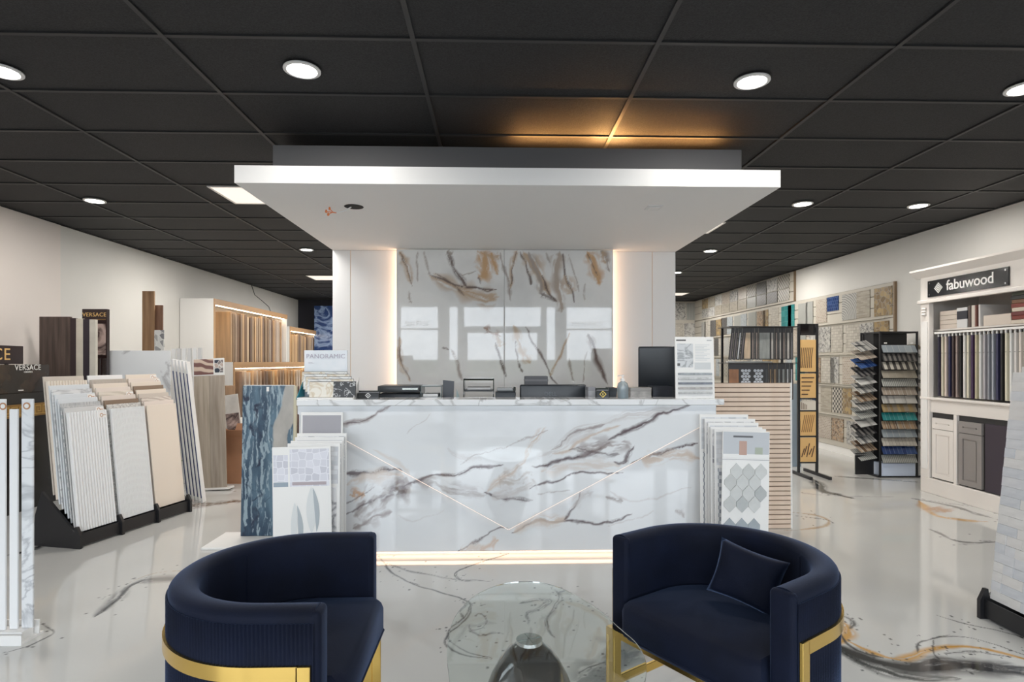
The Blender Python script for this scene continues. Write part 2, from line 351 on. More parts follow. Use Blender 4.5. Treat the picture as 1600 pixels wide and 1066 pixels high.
# ---- floor
def floor_colors(U, V):
    K = (.015, .016, .018); G = (.20, .20, .20); GO = (.50, .27, .06); TN = (.42, .31, .19); BR = (.12, .07, .04); GG = (.07, .085, .08)
    def P(l): return [FL(a, b) for a, b in l]
    st = []
    def s(l, w, c, k=1, sk=.3): st.append((P(l), w, c, k, sk))
    s([(145, 965), (182, 938), (197, 915), (240, 905), (300, 903)], .045, G, .9, .5)
    s([(148, 964), (186, 938), (199, 917), (225, 908)], .012, K, 1, .3)
    s([(200, 912), (250, 892), (320, 893)], .004, TN, .8, 0)
    s([(0, 1022), (45, 1009), (80, 992), (84, 984), (66, 970)], .005, K, .9, .5)
    s([(20, 985), (32, 968), (46, 972), (40, 990), (26, 990)], .016, K, .9, .6)
    s([(10, 868), (55, 860), (70, 850), (110, 842)], .03, K, 1, .3)
    s([(286, 792), (340, 787), (378, 782)], .09, BR, .9, .4); s([(290, 745), (335, 738), (378, 741)], .06, K, .85, .4)
    s([(300, 762), (330, 752), (350, 765), (372, 768)], .02, BR, .8, .5); s([(296, 770), (310, 760), (300, 752)], .12, (.16, .14, .13), .7, .8)
    s([(595, 868), (602, 888), (640, 910), (690, 925), (728, 938), (738, 950)], .006, K, .95, .1)
    s([(600, 878), (640, 893), (700, 906), (770, 909)], .014, (.1, .1, .1), .8, .9)
    s([(598, 884), (625, 903), (660, 914)], .005, K, .9, 0)
    s([(800, 865), (745, 880), (704, 896), (714, 906), (740, 909)], .006, K, .95, .2); s([(770, 874), (718, 890), (708, 898), (722, 908)], .004, K, .8, 0)
    s([(728, 938), (738, 955), (718, 985), (700, 995), (698, 1015), (730, 1030), (770, 1033)], .008, K, .95, .2)
    s([(735, 945), (725, 970), (702, 988), (706, 1010), (740, 1026), (768, 1031)], .005, K, .9, .1); s([(722, 940), (730, 948), (715, 958), (725, 970)], .012, K, .8, .7)
    s([(740, 965), (752, 960), (764, 980), (740, 992), (734, 978)], .004, K, .8, .4); s([(735, 988), (752, 998), (775, 990), (790, 994)], .016, (.08, .08, .08), .7, .8)
    s([(862, 920), (878, 930), (870, 946), (852, 962), (856, 990), (866, 1000)], .008, K, .85, .2)
    s([(868, 922), (884, 934), (868, 952), (850, 966), (850, 985)], .005, G, .8, 0)
    s([(812, 945), (842, 938), (865, 940), (838, 955), (818, 960), (824, 980)], .022, K, .85, .85)
    s([(880, 940), (912, 950), (945, 968), (968, 992)], .022, TN, .7, .6); s([(870, 918), (920, 940), (960, 972)], .003, G, .8, 0)
    s([(905, 1075), (930, 1050), (960, 1025), (1005, 1000)], .10, GG, .75, .5); s([(1000, 1020), (960, 1040), (930, 1075)], .06, (.12, .13, .13), .8, .3)
    s([(900, 1055), (925, 1040), (960, 1035)], .005, K, .9, .5)
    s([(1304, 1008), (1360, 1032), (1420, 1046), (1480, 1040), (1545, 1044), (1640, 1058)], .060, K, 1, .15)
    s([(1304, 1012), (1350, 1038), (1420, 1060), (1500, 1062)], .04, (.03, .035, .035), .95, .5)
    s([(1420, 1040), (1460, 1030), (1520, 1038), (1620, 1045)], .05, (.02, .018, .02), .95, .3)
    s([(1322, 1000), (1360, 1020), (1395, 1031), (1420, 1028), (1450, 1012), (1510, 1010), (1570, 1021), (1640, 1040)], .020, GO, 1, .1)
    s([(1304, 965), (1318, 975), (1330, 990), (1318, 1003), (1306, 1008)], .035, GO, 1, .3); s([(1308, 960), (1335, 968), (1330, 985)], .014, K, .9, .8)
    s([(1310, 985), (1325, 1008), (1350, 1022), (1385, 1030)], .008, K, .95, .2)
    s([(1450, 998), (1500, 993), (1560, 1010), (1640, 1035)], .004, K, .9, 0); s([(1432, 1020), (1434, 1002), (1450, 1000), (1480, 992)], .005, K, .9, .1)
    s([(1455, 1000), (1455, 1018), (1466, 1030)], .004, K, .9, 0); s([(1460, 960), (1520, 978), (1560, 985), (1640, 1010)], .006, K, .8, .4)
    s([(1470, 1020), (1520, 1018), (1580, 1026)], .01, K, .8, .8)
    s([(1425, 779), (1470, 787), (1510, 797), (1550, 810)], .035, K, .9, .2); s([(1436, 782), (1455, 805), (1490, 812), (1550, 816)], .04, GO, .95, .1)
    s([(1450, 793), (1485, 800)], .14, (.42, .22, .10), .9, .1); s([(1440, 780), (1500, 790), (1560, 795)], .012, G, .8, 0)
    s([(1455, 828), (1480, 840), (1505, 849), (1560, 847)], .018, K, .95, .1); s([(1500, 852), (1530, 850), (1545, 845)], .02, G, .8, .7)
    s([(1268, 748), (1280, 758), (1284, 768), (1302, 772), (1335, 780)], .05, K, 1, .3)
    s([(1300, 744), (1360, 748), (1440, 754)], .03, K, .9, .3)
    s([(1225, 800), (1275, 804), (1298, 815), (1285, 826), (1225, 829)], .018, TN, .9, .3); s([(1240, 806), (1290, 812), (1303, 818)], .008, K, .9, .6)
    s([(1250, 770), (1290, 775), (1400, 777)], .02, G, .5, .5)
    base = np.tile(np.array((.60, .60, .58)), (U.size, 1))
    n = fbm(U * .7, V * .7, 5, 4)[:, None]; base = base * (1 - .10 * np.clip((n - .45) * 4, 0, 1))
    c = paint(U, V, base, st, 7, .025, 5)
    rnd = random.Random(4)   # splatter drops beside the poured lines
    for pts, w_, cc, k, sk in st:
        if w_ > .1: continue
        for _ in range(9):
            a = rnd.randrange(len(pts) - 1); t = rnd.random(); px = pts[a][0] * (1 - t) + pts[a + 1][0] * t + rnd.gauss(0, .07); py = pts[a][1] * (1 - t) + pts[a + 1][1] * t + rnd.gauss(0, .07)
            r = rnd.uniform(.003, .007); idx = np.where((abs(U - px) < r) & (abs(V - py) < r * 1.2))[0]
            c[idx] = c[idx] * .25 + np.array(K) * .75
    return c
xs = np.concatenate([np.arange(XL - .1, -3.2, .02), np.arange(-3.2, 3.2, .0065), np.arange(3.2, XR + .1, .018), [XR + .1]])
ys = [YF - .1, 0, 1.2, 2.2]
while ys[-1] < 9: ys.append(ys[-1] + max(.006, ys[-1] ** 2 / 1258 * .95))
ys = np.array(ys + list(np.arange(9.2, YB + .1, .4)) + [YB + .1])
floor = grid_mesh('floor', xs, ys, lambda u, v: (u, v, 0 * u), floor_colors, m_floor, kind='structure')
floor_u = box('floor_slab', XL - .1, XR + .1, YF - .1, YB + .1, -.12, -.004, m_whitem, floor)

# ---- ceiling: tiles in a black grid
CX0 = -.41; CW = 1.22; RY0 = 4.12; RH = .61
ceil = box('ceiling', XL - .15, XR + .15, YF - .12, YB + .15, ZC + .02, ZC + .12, m_tile, kind='structure')
troffers = [(-2.62, -1.64, 5.36, 5.94), (-3.5, -2.86, 10.84, 11.41), (-3.5, -2.86, 13.3, 13.84), (2.05, 2.62, 6.58, 7.15), (4.05, 4.45, 13.3, 13.84)]
kx = range(math.floor((XL - CX0) / CW), math.ceil((XR - CX0) / CW)); ky = range(math.floor((YF - RY0) / RH), math.ceil((YB - RY0) / RH))
cache = {}
for i in kx:
    x0 = max(CX0 + i * CW, XL); x1 = min(CX0 + (i + 1) * CW, XR)
    for j in ky:
        y0 = max(RY0 + j * RH, YF); y1 = min(RY0 + (j + 1) * RH, YB)
        if y1 - y0 < .1 or x1 - x0 < .1 or y1 < 1.2: continue
        key = (round(x1 - x0, 3), round(y1 - y0, 3)); g = .012
        if any(a < (x0 + x1) / 2 < b + .4 and c < (y0 + y1) / 2 < d for a, b, c, d in troffers): 
            t = [q for q in troffers if q[0] < (x0 + x1) / 2 < q[1] + .4 and q[2] < (y0 + y1) / 2 < q[3]][0]
            if t[0] - x0 > .1: box('ceiling_tile', x0 + g, t[0] - .01, y0 + g, y1 - g, ZC + .003, ZC + .019, m_tile, ceil)
            if x1 - t[1] > .1: box('ceiling_tile', t[1] + .01, x1 - g, y0 + g, y1 - g, ZC + .003, ZC + .019, m_tile, ceil)
            continue
        if key not in cache: cache[key] = MB().box(g, key[0] - g, g, key[1] - g, .003, .019).mesh('ceiling_tile', m_tile)
        link('ceiling_tile', cache[key], ceil, (x0, y0, ZC + random.Random(i * 99 + j).uniform(0, .0009)))
for i in kx:
    x = CX0 + i * CW
    if XL < x < XR: box('main_runner', x - .012, x + .012, YF, YB, ZC - .008, ZC + .004, m_grid, ceil)
cte = {}
for j in ky:
    y = RY0 + j * RH
    if 1.0 < y < YB:
        for i in kx:
            x0 = max(CX0 + i * CW + .012, XL); x1 = min(CX0 + (i + 1) * CW - .012, XR); k = round(x1 - x0, 3)
            if k < .1: continue
            if k not in cte: cte[k] = MB().box(0, k, -.012, .012, -.006, .004).mesh('cross_tee', m_grid)
            if (j * 9 + i) % 1 == 0: link('cross_tee', cte[k], ceil, (x0, y, ZC))
MB().box(XL, XL + .02, YF, YB, ZC - .012, ZC).build('wall_angle', m_grid, ceil); MB().box(XR - .02, XR, YF, YB, ZC - .012, ZC).build('wall_angle', m_grid, ceil)
MB().box(XL, XR, YB - .02, YB, ZC - .012, ZC).build('wall_angle', m_grid, ceil)
m_panel = mat('lit_panel', (1, .90, .80), .5, emit=.75)
tn = ['large lit white panel light beside the left edge of the soffit', 'small lit white panel light far back on the left ceiling', 'farthest lit panel light on the left ceiling by the back wall',
      'lit white panel light peeking out at the right edge of the soffit', 'lit panel light on the right ceiling close to the back wall']
for (a, b, c, d), lb in zip(troffers, tn):
    t = thing('panel_light', lb, 'ceiling light', (a, c, ZC - .008), group='panel lights in the ceiling')
    w_, h_ = b - a, d - c; mb = MB()
    for q in ((0, .02, 0, h_), (w_ - .02, w_, 0, h_), (.02, w_ - .02, 0, .02), (.02, w_ - .02, h_ - .02, h_)): mb.box(q[0], q[1], q[2], q[3], -.004, .012)
    mb.build('frame', m_white, t); box('diffuser', .02, w_ - .02, .02, h_ - .02, .002, .01, m_panel, t)
m_lamp = mat('lit_lamp', (1, .97, .93), .5, emit=22)
DL = [(472, 106, 'round lit downlight in the left ceiling nearest the middle, above the left chair'), (1175, 124, 'round lit downlight right of the middle, in front of the soffit'),
      (3, 108, 'round lit downlight cut by the left edge of the photo'), (1601, 135, 'round lit downlight cut by the right edge of the photo'),
      (148, 312, 'round lit downlight near the left wall, above the left tile boards'), (1254, 317, 'round lit downlight just right of the soffit corner'),
      (1435, 320, 'round lit downlight near the right wall, above the white sample cabinet'), (479, 389, 'round lit downlight left of the soffit, over the plank displays'),
      (1110, 391, 'round lit downlight right of the white column, farther back'), (1057, 425, 'tiny lit downlight at the right edge of the marble wall')]
mring = MB().lathe([(.0005, .001), (.098, .001), (.098, -.006), (.08, -.009), (.076, -.004), (.0755, -.0005), (.0005, -.0005)], 32).mesh('trim_ring', m_white)
mdisc = MB().lathe([(.0005, -.003), (.075, -.003), (.075, 0), (.0005, 0)], 32).mesh('lamp_disc', m_lamp)
for px, py, lb in DL:
    x, y = FL(px, py, ZC) if False else (lambda d: ((px - 800) / FPX * d * CT + d * ST, -(px - 800) / FPX * d * ST + d * CT))((ZC - CH) * FPX / (HZ - py))
    t = thing('downlight', lb, 'ceiling light', (x, y, ZC - .010), group='round downlights in the black ceiling')
    link('trim_ring', mring, t); link('lamp_disc', mdisc, t)
    area_light('downlight_beam', (x, y, ZC - .025), .15, 14, (1, .95, .88), shape='DISK')
for a, b, c, d in troffers: area_light('panel_beam', ((a + b) / 2, (c + d) / 2, ZC - .03), b - a, 30, (1, .97, .93), size_y=d - c)
# fill lamps without fixtures, added to brighten the back of the room
for x, y in ((-.6, 8.6), (1.2, 8.6), (-3.9, 8.4), (-.6, 11.6), (1.3, 11.6), (-3.2, 12.2), (4.3, 9.5), (4.0, 12.4)): area_light('rear_fill_lamp', (x, y, ZC - .03), .15, 28, (1, .95, .88), shape='DISK')
# ------------------------------------------------------------------ soffit over the counter
YW = 6.05
sx0, sx1 = PX(520, YW), PX(1055, YW)
SZ = CH + 1.151; SF = 3.79
m_soff = mat('soffit_white', (.80, .80, .80), .55)
sof = thing('dropped_soffit', 'flat white dropped soffit hanging from the black ceiling above the counter', 'soffit', ((sx0 + sx1) / 2, SF, SZ))
hw = (sx1 - sx0) / 2
MB().box(-hw, hw, 0, YW - SF - .002, 0, .112).build('canopy', m_soff, sof)
m_grey = mat('soffit_grey', (.13, .13, .135), .6)
mb = MB(); mb.box(-hw + .12, hw - .12, .33, .36, .113, .365); mb.box(-hw + .12, -hw + .15, .36, 2.2, .113, .365); mb.box(hw - .15, hw - .12, .36, 2.2, .113, .365)
mb.build('grey_upstand', m_grey, sof)
for i in range(4): box('hanger', -1.4 + i * .93 - .02, -1.4 + i * .93 + .02, 1.0, 1.04, .113, ZC - SZ - .009, m_black, sof)
mb = MB(); mb.box(.1, 1.6, .40, .415, .33, .342); mb.build('light_strip', mat('amber_led', (1, .50, .16), .5, emit=9), sof)
area_light('cove_glow', ((sx0 + sx1) / 2 + .78, SF + .43, ZC - .094), 1.5, 9, (1, .48, .15), size_y=.02, rot=(math.radians(-155), 0, 0))
area_light('cove_glow', (PX(955, SF + .4), SF + .43, ZC - .092), .25, 3.5, (1, .52, .18), size_y=.02, rot=(math.radians(-155), 0, 0))
# hole with wires and a small square plate in the underside
hx, hz = PX(553, 4.35) - (sx0 + sx1) / 2, 0
MB().lathe([(.0005, -.002), (.07, -.002), (.07, -.0002), (.0005, -.0002)], 24, hx + .0, .56, 0).build('light_hole', mat('hole_black', (.01, .01, .01), .8), sof)
wp = [(hx - .02, .56, -.002), (hx - .06, .55, -.035), (hx - .12, .53, -.055)]
wr = MB().tube(wp, .005).build('wire', m_whitem, sof)
for i, (dx, dz) in enumerate(((-.05, .03), (-.075, .01), (-.06, -.012))):
    MB().tube([(hx - .12, .53, -.055), (hx - .12 + dx * .5, .53, -.05), (hx - .12 + dx, .53, -.055 + dz)], .0035).build('wire_tail', mat('copper_wire', (.75, .25, .12), .4), wr)
    MB().lathe([(.004, 0), (.009, .006), (.006, .022), (.001, .024)], 8, hx - .12 + dx, .53, -.065 + dz).build('wire_nut', mat('orange_cap', (.8, .25, .08), .5), wr)
qx = PX(1022, 4.3) - (sx0 + sx1) / 2
MB().box(qx - .055, qx + .055, .46, .58, -.006, 0).build('square_plate', mat('plate_grey', (.72, .72, .72), .4), sof)
MB().box(qx - .038, qx + .038, .485, .555, -.009, -.006).build('square_plate', m_soff, sof)

# ------------------------------------------------------------------ white wall with the marble panel behind the counter
col = box('wall_column', sx0, sx1, YW, YW + .75, 0, SZ - .001, m_soff, kind='structure')
mx0, mx1 = PX(622, YW), PX(955, YW)
for px in (548, 1019):
    x = PX(px, YW); box('panel_seam', x - .003, x + .003, YW - .002, YW, 0, SZ - .002, mat('seam', (.85, .66, .50), .5), col)
    a, b = (sx0, x - .004) if px < 800 else (x + .004, sx1); box('side_panel', a, b, YW - .006, YW, 0, SZ - .002, m_soff, col)
    a, b = (x + .004, mx0 - .02) if px < 800 else (mx1 + .02, x - .004); box('side_panel', a, b, YW - .006, YW, 0, SZ - .002, m_soff, col)
def crop_pts(l, sc, ox, oy, Y): 
    return [(PX(ox + a / sc, Y), PZ(ox + a / sc, oy + b / sc, Y)) for a, b in l]
def back_cols(U, V):
    TA = (.50, .36, .24); OR = (.55, .32, .14); DK = (.16, .12, .11); GY = (.36, .31, .28); st = []
    def s(l, w, c, k=.9, sk=.5): st.append((crop_pts(l, 4.1, 600, 380, YW - .10), w * 1.2, c, k, sk))
    s([(95, 50), (130, 90), (150, 160), (175, 260)], .03, TA); s([(97, 50), (135, 110), (178, 270)], .007, DK)
    s([(210, 50), (215, 240)], .008, GY, .8, .3); s([(255, 50), (280, 150), (300, 210)], .012, GY, .7, .3)
    s([(300, 210), (370, 235), (450, 290), (560, 335), (650, 355), (740, 345)], .07, TA, .9, .5); s([(300, 205), (380, 235), (440, 270), (520, 285), (640, 300), (720, 300)], .012, DK, 1, .2)
    s([(340, 190), (400, 240), (470, 300), (520, 350)], .01, DK, .8, .4)
    s([(410, 50), (440, 120), (450, 180), (490, 230), (520, 280)], .02, DK, .95, .3); s([(405, 50), (440, 70)], .03, GY, .9, .3)
    s([(600, 50), (650, 100), (662, 170), (640, 220), (600, 230)], .055, OR, .9, .4); s([(690, 60), (725, 130), (735, 200)], .03, OR, .9, .5)
    s([(600, 225), (610, 270)], .01, DK, .8, .3); s([(490, 210), (540, 200), (600, 180)], .006, GY, .8, .2); s([(640, 60), (700, 90), (760, 80)], .03, TA, .8, .6)
    s([(760, 60), (780, 200), (805, 370)], .012, GY, .9, .3); s([(855, 60), (825, 130), (800, 290)], .03, TA, .85, .5); s([(850, 60), (800, 280)], .006, DK, .9, .2)
    s([(875, 60), (905, 130), (930, 270)], .013, DK, .95, .3); s([(900, 60), (960, 150), (1000, 240), (1060, 330)], .07, TA, .9, .6)
    s([(930, 60), (975, 200), (1010, 330)], .035, GY, .85, .6); s([(1000, 200), (1050, 320), (1100, 380)], .012, DK, .95, .3); s([(1010, 325), (1050, 345), (1090, 370)], .02, DK, .8, .6)
    s([(1120, 60), (1110, 150), (1100, 260), (1130, 370), (1140, 440)], .07, (.42, .34, .28), .9, .5); s([(1140, 60), (1160, 200), (1200, 290), (1230, 390)], .012, DK, .95, .3)
    s([(1160, 210), (1200, 330)], .06, TA, .6, .6); s([(1030, 60), (1060, 140)], .01, GY, .8, .3)
    s([(1180, 70), (1230, 210), (1250, 320)], .007, GY, .7, .3); s([(1290, 260), (1280, 370)], .006, GY, .6, .3)
    s([(1310, 50), (1350, 120), (1365, 200), (1380, 270)], .06, OR, .9, .4); s([(1310, 60), (1370, 210)], .007, DK, .8, .3); s([(1390, 50), (1440, 90), (1448, 180)], .03, GY, .9, .5)
    s([(1400, 55), (1430, 130)], .025, TA, .8, .5)
    s([(640, 540), (700, 580), (745, 600)], .035, (.35, .22, .16), .9, .7); s([(730, 600), (745, 670)], .04, TA, .7, .5)
    s([(715, 640), (745, 750), (775, 860)], .015, DK, .95, .3); s([(830, 540), (870, 650), (900, 720), (935, 770)], .04, TA, .8, .5)
    s([(845, 620), (860, 760), (890, 840)], .009, DK, .9, .3); s([(900, 540), (960, 650), (1010, 740), (1060, 840), (1115, 905)], .010, DK, .95, .2)
    s([(1060, 840), (1100, 770), (1140, 700), (1190, 580)], .016, TA, .9, .4); s([(1180, 730), (1200, 840), (1215, 890)], .012, GY, .9, .4); s([(1305, 700), (1280, 800), (1270, 890)], .007, GY, .9, .2)
    s([(1310, 590), (1350, 700), (1385, 810), (1440, 915)], .028, (.25, .2, .18), .95, .4); s([(1325, 610), (1370, 760), (1420, 880)], .01, DK, .95, .2)
    s([(92, 610), (100, 720), (120, 800), (165, 890)], .03, TA, .8, .5); s([(100, 660), (120, 780), (170, 890)], .006, DK, .9, .2)
    s([(430, 690), (465, 780), (510, 885)], .012, GY, .9, .3); s([(150, 300), (175, 380)], .012, GY, .8, .5); s([(365, 680), (410, 690)], .01, DK, .8, .3)
    n = fbm(U * 2.2, V * 2.2, 31, 5)[:, None]; base = np.array((.80, .80, .79)) * (1 - .12 * np.clip((n - .5) * 5, 0, 1))
    return paint(U, V, base, st, 11, .035, 5)
m_marb = mat_attr('polished_marble', rough=.03, spec=.5, coat=.3)
mw = thing('marble_panel', 'tall polished marble slabs with brown veins on the white wall behind the counter', 'marble panel', (0, 0, 0))
mid = PX(788, YW - .10)
for a, b in ((mx0, mid - .0015), (mid + .0015, mx1)):
    grid_mesh('slab', np.arange(a, b + .001, (b - a) / round((b - a) / .008)), np.arange(.02, SZ - .003, .0085), lambda u, v: (u, YW - .10 + 0 * u, v), back_cols, m_marb, mw, thick=(0, .015, 0))
box('mounting_frame', mx0 + .09, mx1 - .09, YW - .084, YW - .001, .05, SZ - .03, m_white, mw)
for sgn, x in ((-1, mx0 + .024), (1, mx1 - .024)):
    box('edge_light', x - .012, x + .012, YW - .07, YW - .04, .1, SZ - .02, m_warm, mw)

# ------------------------------------------------------------------ reception counter
YC = 4.08
cx0, cx1 = PX(465, YC), PX(1119, YC); TZ = PZ(800, 633.5, YC)
def cpts(l): return crop_pts(l, 2.353, 460, 620, YC)
def counter_cols(U, V):
    DK = (.13, .10, .11); GY = (.33, .29, .29); TA = (.60, .50, .43); RU = (.58, .36, .22); LG = (.58, .56, .56); st = []
    def s(l, w, c, k=.9, sk=.5): st.append((cpts(l), w, c, k, sk))
    s([(165, 112), (250, 95), (300, 65), (357, 33)], .014, GY, .95, .3); s([(180, 110), (240, 99), (290, 72)], .004, DK, .8, .2)
    s([(175, 290), (260, 292), (330, 282), (385, 272), (410, 288)], .014, DK, .9, .4)
    s([(225, 440), (290, 395), (350, 350), (430, 325)], .11, GY, .85, .95); s([(300, 390), (360, 355), (420, 345)], .05, DK, .8, .9)
    s([(200, 370), (240, 365), (260, 375)], .035, RU, .9, .7); s([(190, 330), (260, 300), (330, 300), (400, 300)], .05, TA, .7, .7)
    s([(215, 490), (250, 465), (300, 435), (360, 425)], .02, GY, .9, .5); s([(180, 440), (240, 410), (300, 390)], .009, DK, .8, .3); s([(180, 400), (230, 380), (300, 350)], .006, DK, .7, .2)
    s([(400, 340), (450, 308), (520, 298), (590, 288), (660, 270), (720, 262), (770, 250)], .014, DK, .95, .3)
    s([(450, 312), (520, 330), (580, 345), (640, 345), (700, 350)], .045, GY, .7, .85); s([(690, 345), (740, 360), (780, 372), (870, 374)], .02, DK, .95, .5)
    s([(720, 360), (800, 350), (850, 320), (870, 300)], .06, LG, .9, .8); s([(700, 345), (760, 305), (830, 260), (850, 215), (870, 170), (925, 105)], .022, TA, .85, .5)
    s([(750, 310), (830, 300), (860, 270)], .07, (.45, .40, .37), .8, .9); s([(600, 250), (700, 215), (790, 175), (860, 150), (930, 120)], .006, GY, .7, .3)
    s([(880, 215), (960, 190), (1040, 160), (1110, 130)], .05, LG, .8, .8); s([(900, 215), (980, 160), (1060, 120), (1140, 95), (1240, 70), (1350, 52), (1470, 32)], .03, LG, .85, .7)
    s([(930, 190), (1010, 140), (1090, 120), (1150, 98)], .010, GY, .9, .3); s([(930, 205), (1000, 200), (1080, 160), (1140, 125), (1200, 110)], .012, TA, .9, .4)
    s([(860, 250), (960, 235), (1050, 215), (1120, 195), (1160, 172)], .014, DK, .95, .3); s([(1050, 200), (1150, 180), (1240, 178)], .055, GY, .8, .95)
    s([(1150, 165), (1220, 130), (1290, 100), (1340, 78), (1400, 48), (1480, 30)], .016, DK, 1, .3); s([(1245, 175), (1225, 210), (1215, 245), (1180, 235)], .012, DK, .9, .3)
    s([(900, 265), (1000, 255), (1100, 250), (1200, 250)], .05, TA, .55, .8); s([(1000, 190), (1110, 200), (1200, 210)], .012, DK, .7, .8)
    s([(860, 330), (900, 310), (980, 300), (1060, 282), (1130, 278), (1205, 282)], .010, DK, .95, .3); s([(880, 355), (960, 345), (1010, 350)], .006, GY, .7, .3)
    s([(1225, 248), (1290, 218), (1340, 207), (1400, 200), (1440, 182), (1500, 172)], .014, DK, 1, .4); s([(1270, 228), (1340, 225), (1420, 215), (1500, 225)], .05, TA, .9, .6)
    s([(580, 572), (640, 548), (690, 530), (730, 495), (778, 484)], .009, DK, .9, .4); s([(600, 575), (650, 555), (700, 545)], .03, TA, .7, .7); s([(690, 560), (740, 540)], .035, RU, .6, .7)
    s([(790, 505), (850, 480), (920, 460), (1000, 452), (1060, 465), (1130, 468), (1180, 462), (1240, 435)], .014, DK, .95, .3)
    s([(800, 500), (860, 472), (940, 458), (1010, 440)], .035, TA, .8, .7); s([(990, 450), (1030, 415), (1042, 365)], .012, DK, .85, .4)
    s([(1010, 420), (1050, 380), (1100, 355)], .03, LG, .7, .7); s([(1150, 372), (1180, 385), (1220, 388)], .014, GY, .8, .5); s([(1160, 350), (1250, 400), (1350, 370), (1460, 335)], .006, LG, .8, .3)
    s([(1405, 415), (1430, 422), (1440, 445)], .014, GY, .7, .5); s([(1160, 480), (1240, 455), (1330, 420)], .006, LG, .8, .3); s([(420, 140), (450, 95), (500, 60)], .006, LG, .8, .3)
    s([(300, 200), (380, 250), (430, 285)], .02, TA, .4, .5); s([(560, 190), (640, 235), (700, 240)], .02, LG, .5, .8); s([(380, 440), (440, 470), (560, 430)], .006, LG, .5, .3)
    n = fbm(U * 1.6, V * 2.4, 77, 5)[:, None]; base = np.array((.74, .76, .78)) * (1 - .10 * np.clip((n - .5) * 5, 0, 1))
    return paint(U, V, base, st, 21, .04, 7)
ct = thing('reception_counter', 'long white reception counter faced in grey veined marble with glowing V-shaped seams', 'counter', ((cx0 + cx1) / 2, YC, 0))
ct['kind'] = 'thing'
ox = (cx0 + cx1) / 2
def rel(l): return [(x - ox, y, z) for x, y, z in l]
vz0 = .05
# outlines of the raised V panel
(ax, az), (bx, bz), (cxx, cz), (dx, dz) = cpts([(185, 165), (775, 487), (800, 503), (1492, 117)])
# lower slab (full), then the proud V panel cut to a polygon
gx = np.arange(cx0 + .0, cx1 + .001, (cx1 - cx0 - .0) / 500); gz = np.linspace(vz0, TZ - .002, 170)
lo = grid_mesh('lower_panel', gx, gz, lambda u, v: (u - ox, 0 * u + .03, v), counter_cols, m_marb, ct, thick=(0, .02, 0))
vx = (bx + cxx) / 2; vb = (bz + cz) / 2 
slL = (az - vb) / (ax - vx); slR = (dz - vb) / (dx - vx)
def vfun(u, t): 
    zl = np.where(u < vx, vb + slL * (u - vx), vb + slR * (u - vx)) + .012
    return u - ox, 0 * u, zl + (TZ - .002 - zl) * t
def vcols(u, t):
    _, _, z = vfun(u, t); return counter_cols(u, z)
grid_mesh('raised_panel', gx, np.linspace(0, 1, 150), vfun, vcols, m_marb, ct, thick=(0, .02, 0))
# warm light strips behind the V edges
for (x0, z0), (x1, z1) in (((ax, az), (vx, vb)), ((vx, vb), (dx, dz))):
    L_ = math.hypot(x1 - x0, z1 - z0); a = math.atan2(z1 - z0, x1 - x0)
    M = Matrix.Translation((x0 - ox, .012, z0 + .012)) @ Matrix.Rotation(-a, 4, 'Y')
    MB().box(0, L_, -.001, .004, -.0055, 0, M).build('seam_light', mat('seam_led', (1, .80, .68), .5, emit=.85), ct)
mb = MB(); mb.box(cx0 - ox, cx1 - ox, .052, .10, vz0, TZ - .002); mb.box(cx0 - ox, cx0 - ox + .05, .10, .70, .0, TZ - .002); mb.box(cx1 - ox - .05, cx1 - ox, .10, .70, 0, TZ - .002)
mb.build('body', m_white, ct)
box('plinth', cx0 - ox + .12, cx1 - ox - .12, .14, .18, 0, vz0, m_white, ct)
box('floor_light', cx0 - ox + .1, cx1 - ox - .1, .06, .10, vz0 - .010, vz0 - .003, mat('floor_led', (1, .74, .56), .5, emit=4.5), ct)
box('work_desk', cx0 - ox + .06, cx1 - ox - .06, .11, .95, .74, .77, m_white, ct)
mb = MB(); mb.cbox(PX(463, YC - .02) - ox, PX(1132, YC - .02) - ox, -.02, .26, TZ, TZ + .042, .004)
mb.build('top_slab', mat_tex('counter_top_marble', 'veins', (.78, .79, .80), (.5, .5, .5), scale=2.5, w=1.2, h=.12, rough=.06), ct)
for x in (cx0 - ox, cx1 - ox - .012): pass
CTZ = TZ + .042
# cable through the face
# ------------------------------------------------------------------ things on the counter
def CT_(px, Y): return PX(px, Y)
# blue-topped stone sample display, left end
Yd = 4.17
t = thing('stone_sample_display', 'white display with blue header holding stone chips, left end of the counter', 'display stand', (PX(468, Yd), Yd, CTZ))
def hz_(py, Y): return PZ(500, py, Y) - CTZ
def hw_(px, Y): return PX(px, Y) - PX(468, Yd)
W_ = hw_(537, Yd); H_ = hz_(547, Yd)
MB().cbox(0, W_, .10, .112, 0, H_, .002).build('header_card', mat('display_header', (.62, .70, .76), .4, noise=.25, nscale=5, c2=(.80, .82, .86)), t)
text('lettering', 'PANORAMIC', .047, mat('header_letters', (.45, .42, .50), .5), t, (W_ / 2, .098, H_ - .045), spacing=1.05)
for i in range(4): box('text_line', .03, .03 + .03 + .01 * (i % 2), .098, .0995, H_ - .09 - i * .012 * .5, H_ - .088 - i * .006, mat('fine_print', (.5, .5, .55), .6), t) if i < 2 else None
MB().prism([(0.10, 0), (-.075, 0), (.10, .15)], 0, .004, 'x').build('side_cheek', mat('teal_card', (.02, .25, .33), .4), t)
MB().prism([(0.10, 0), (-.075, 0), (.10, .15)], hw_(556, Yd) - .004, hw_(556, Yd), 'x').build('side_cheek', m_white, t)
box('tray', .006, hw_(556, Yd) - .006, -.07, .10, 0, .012, m_white, t)
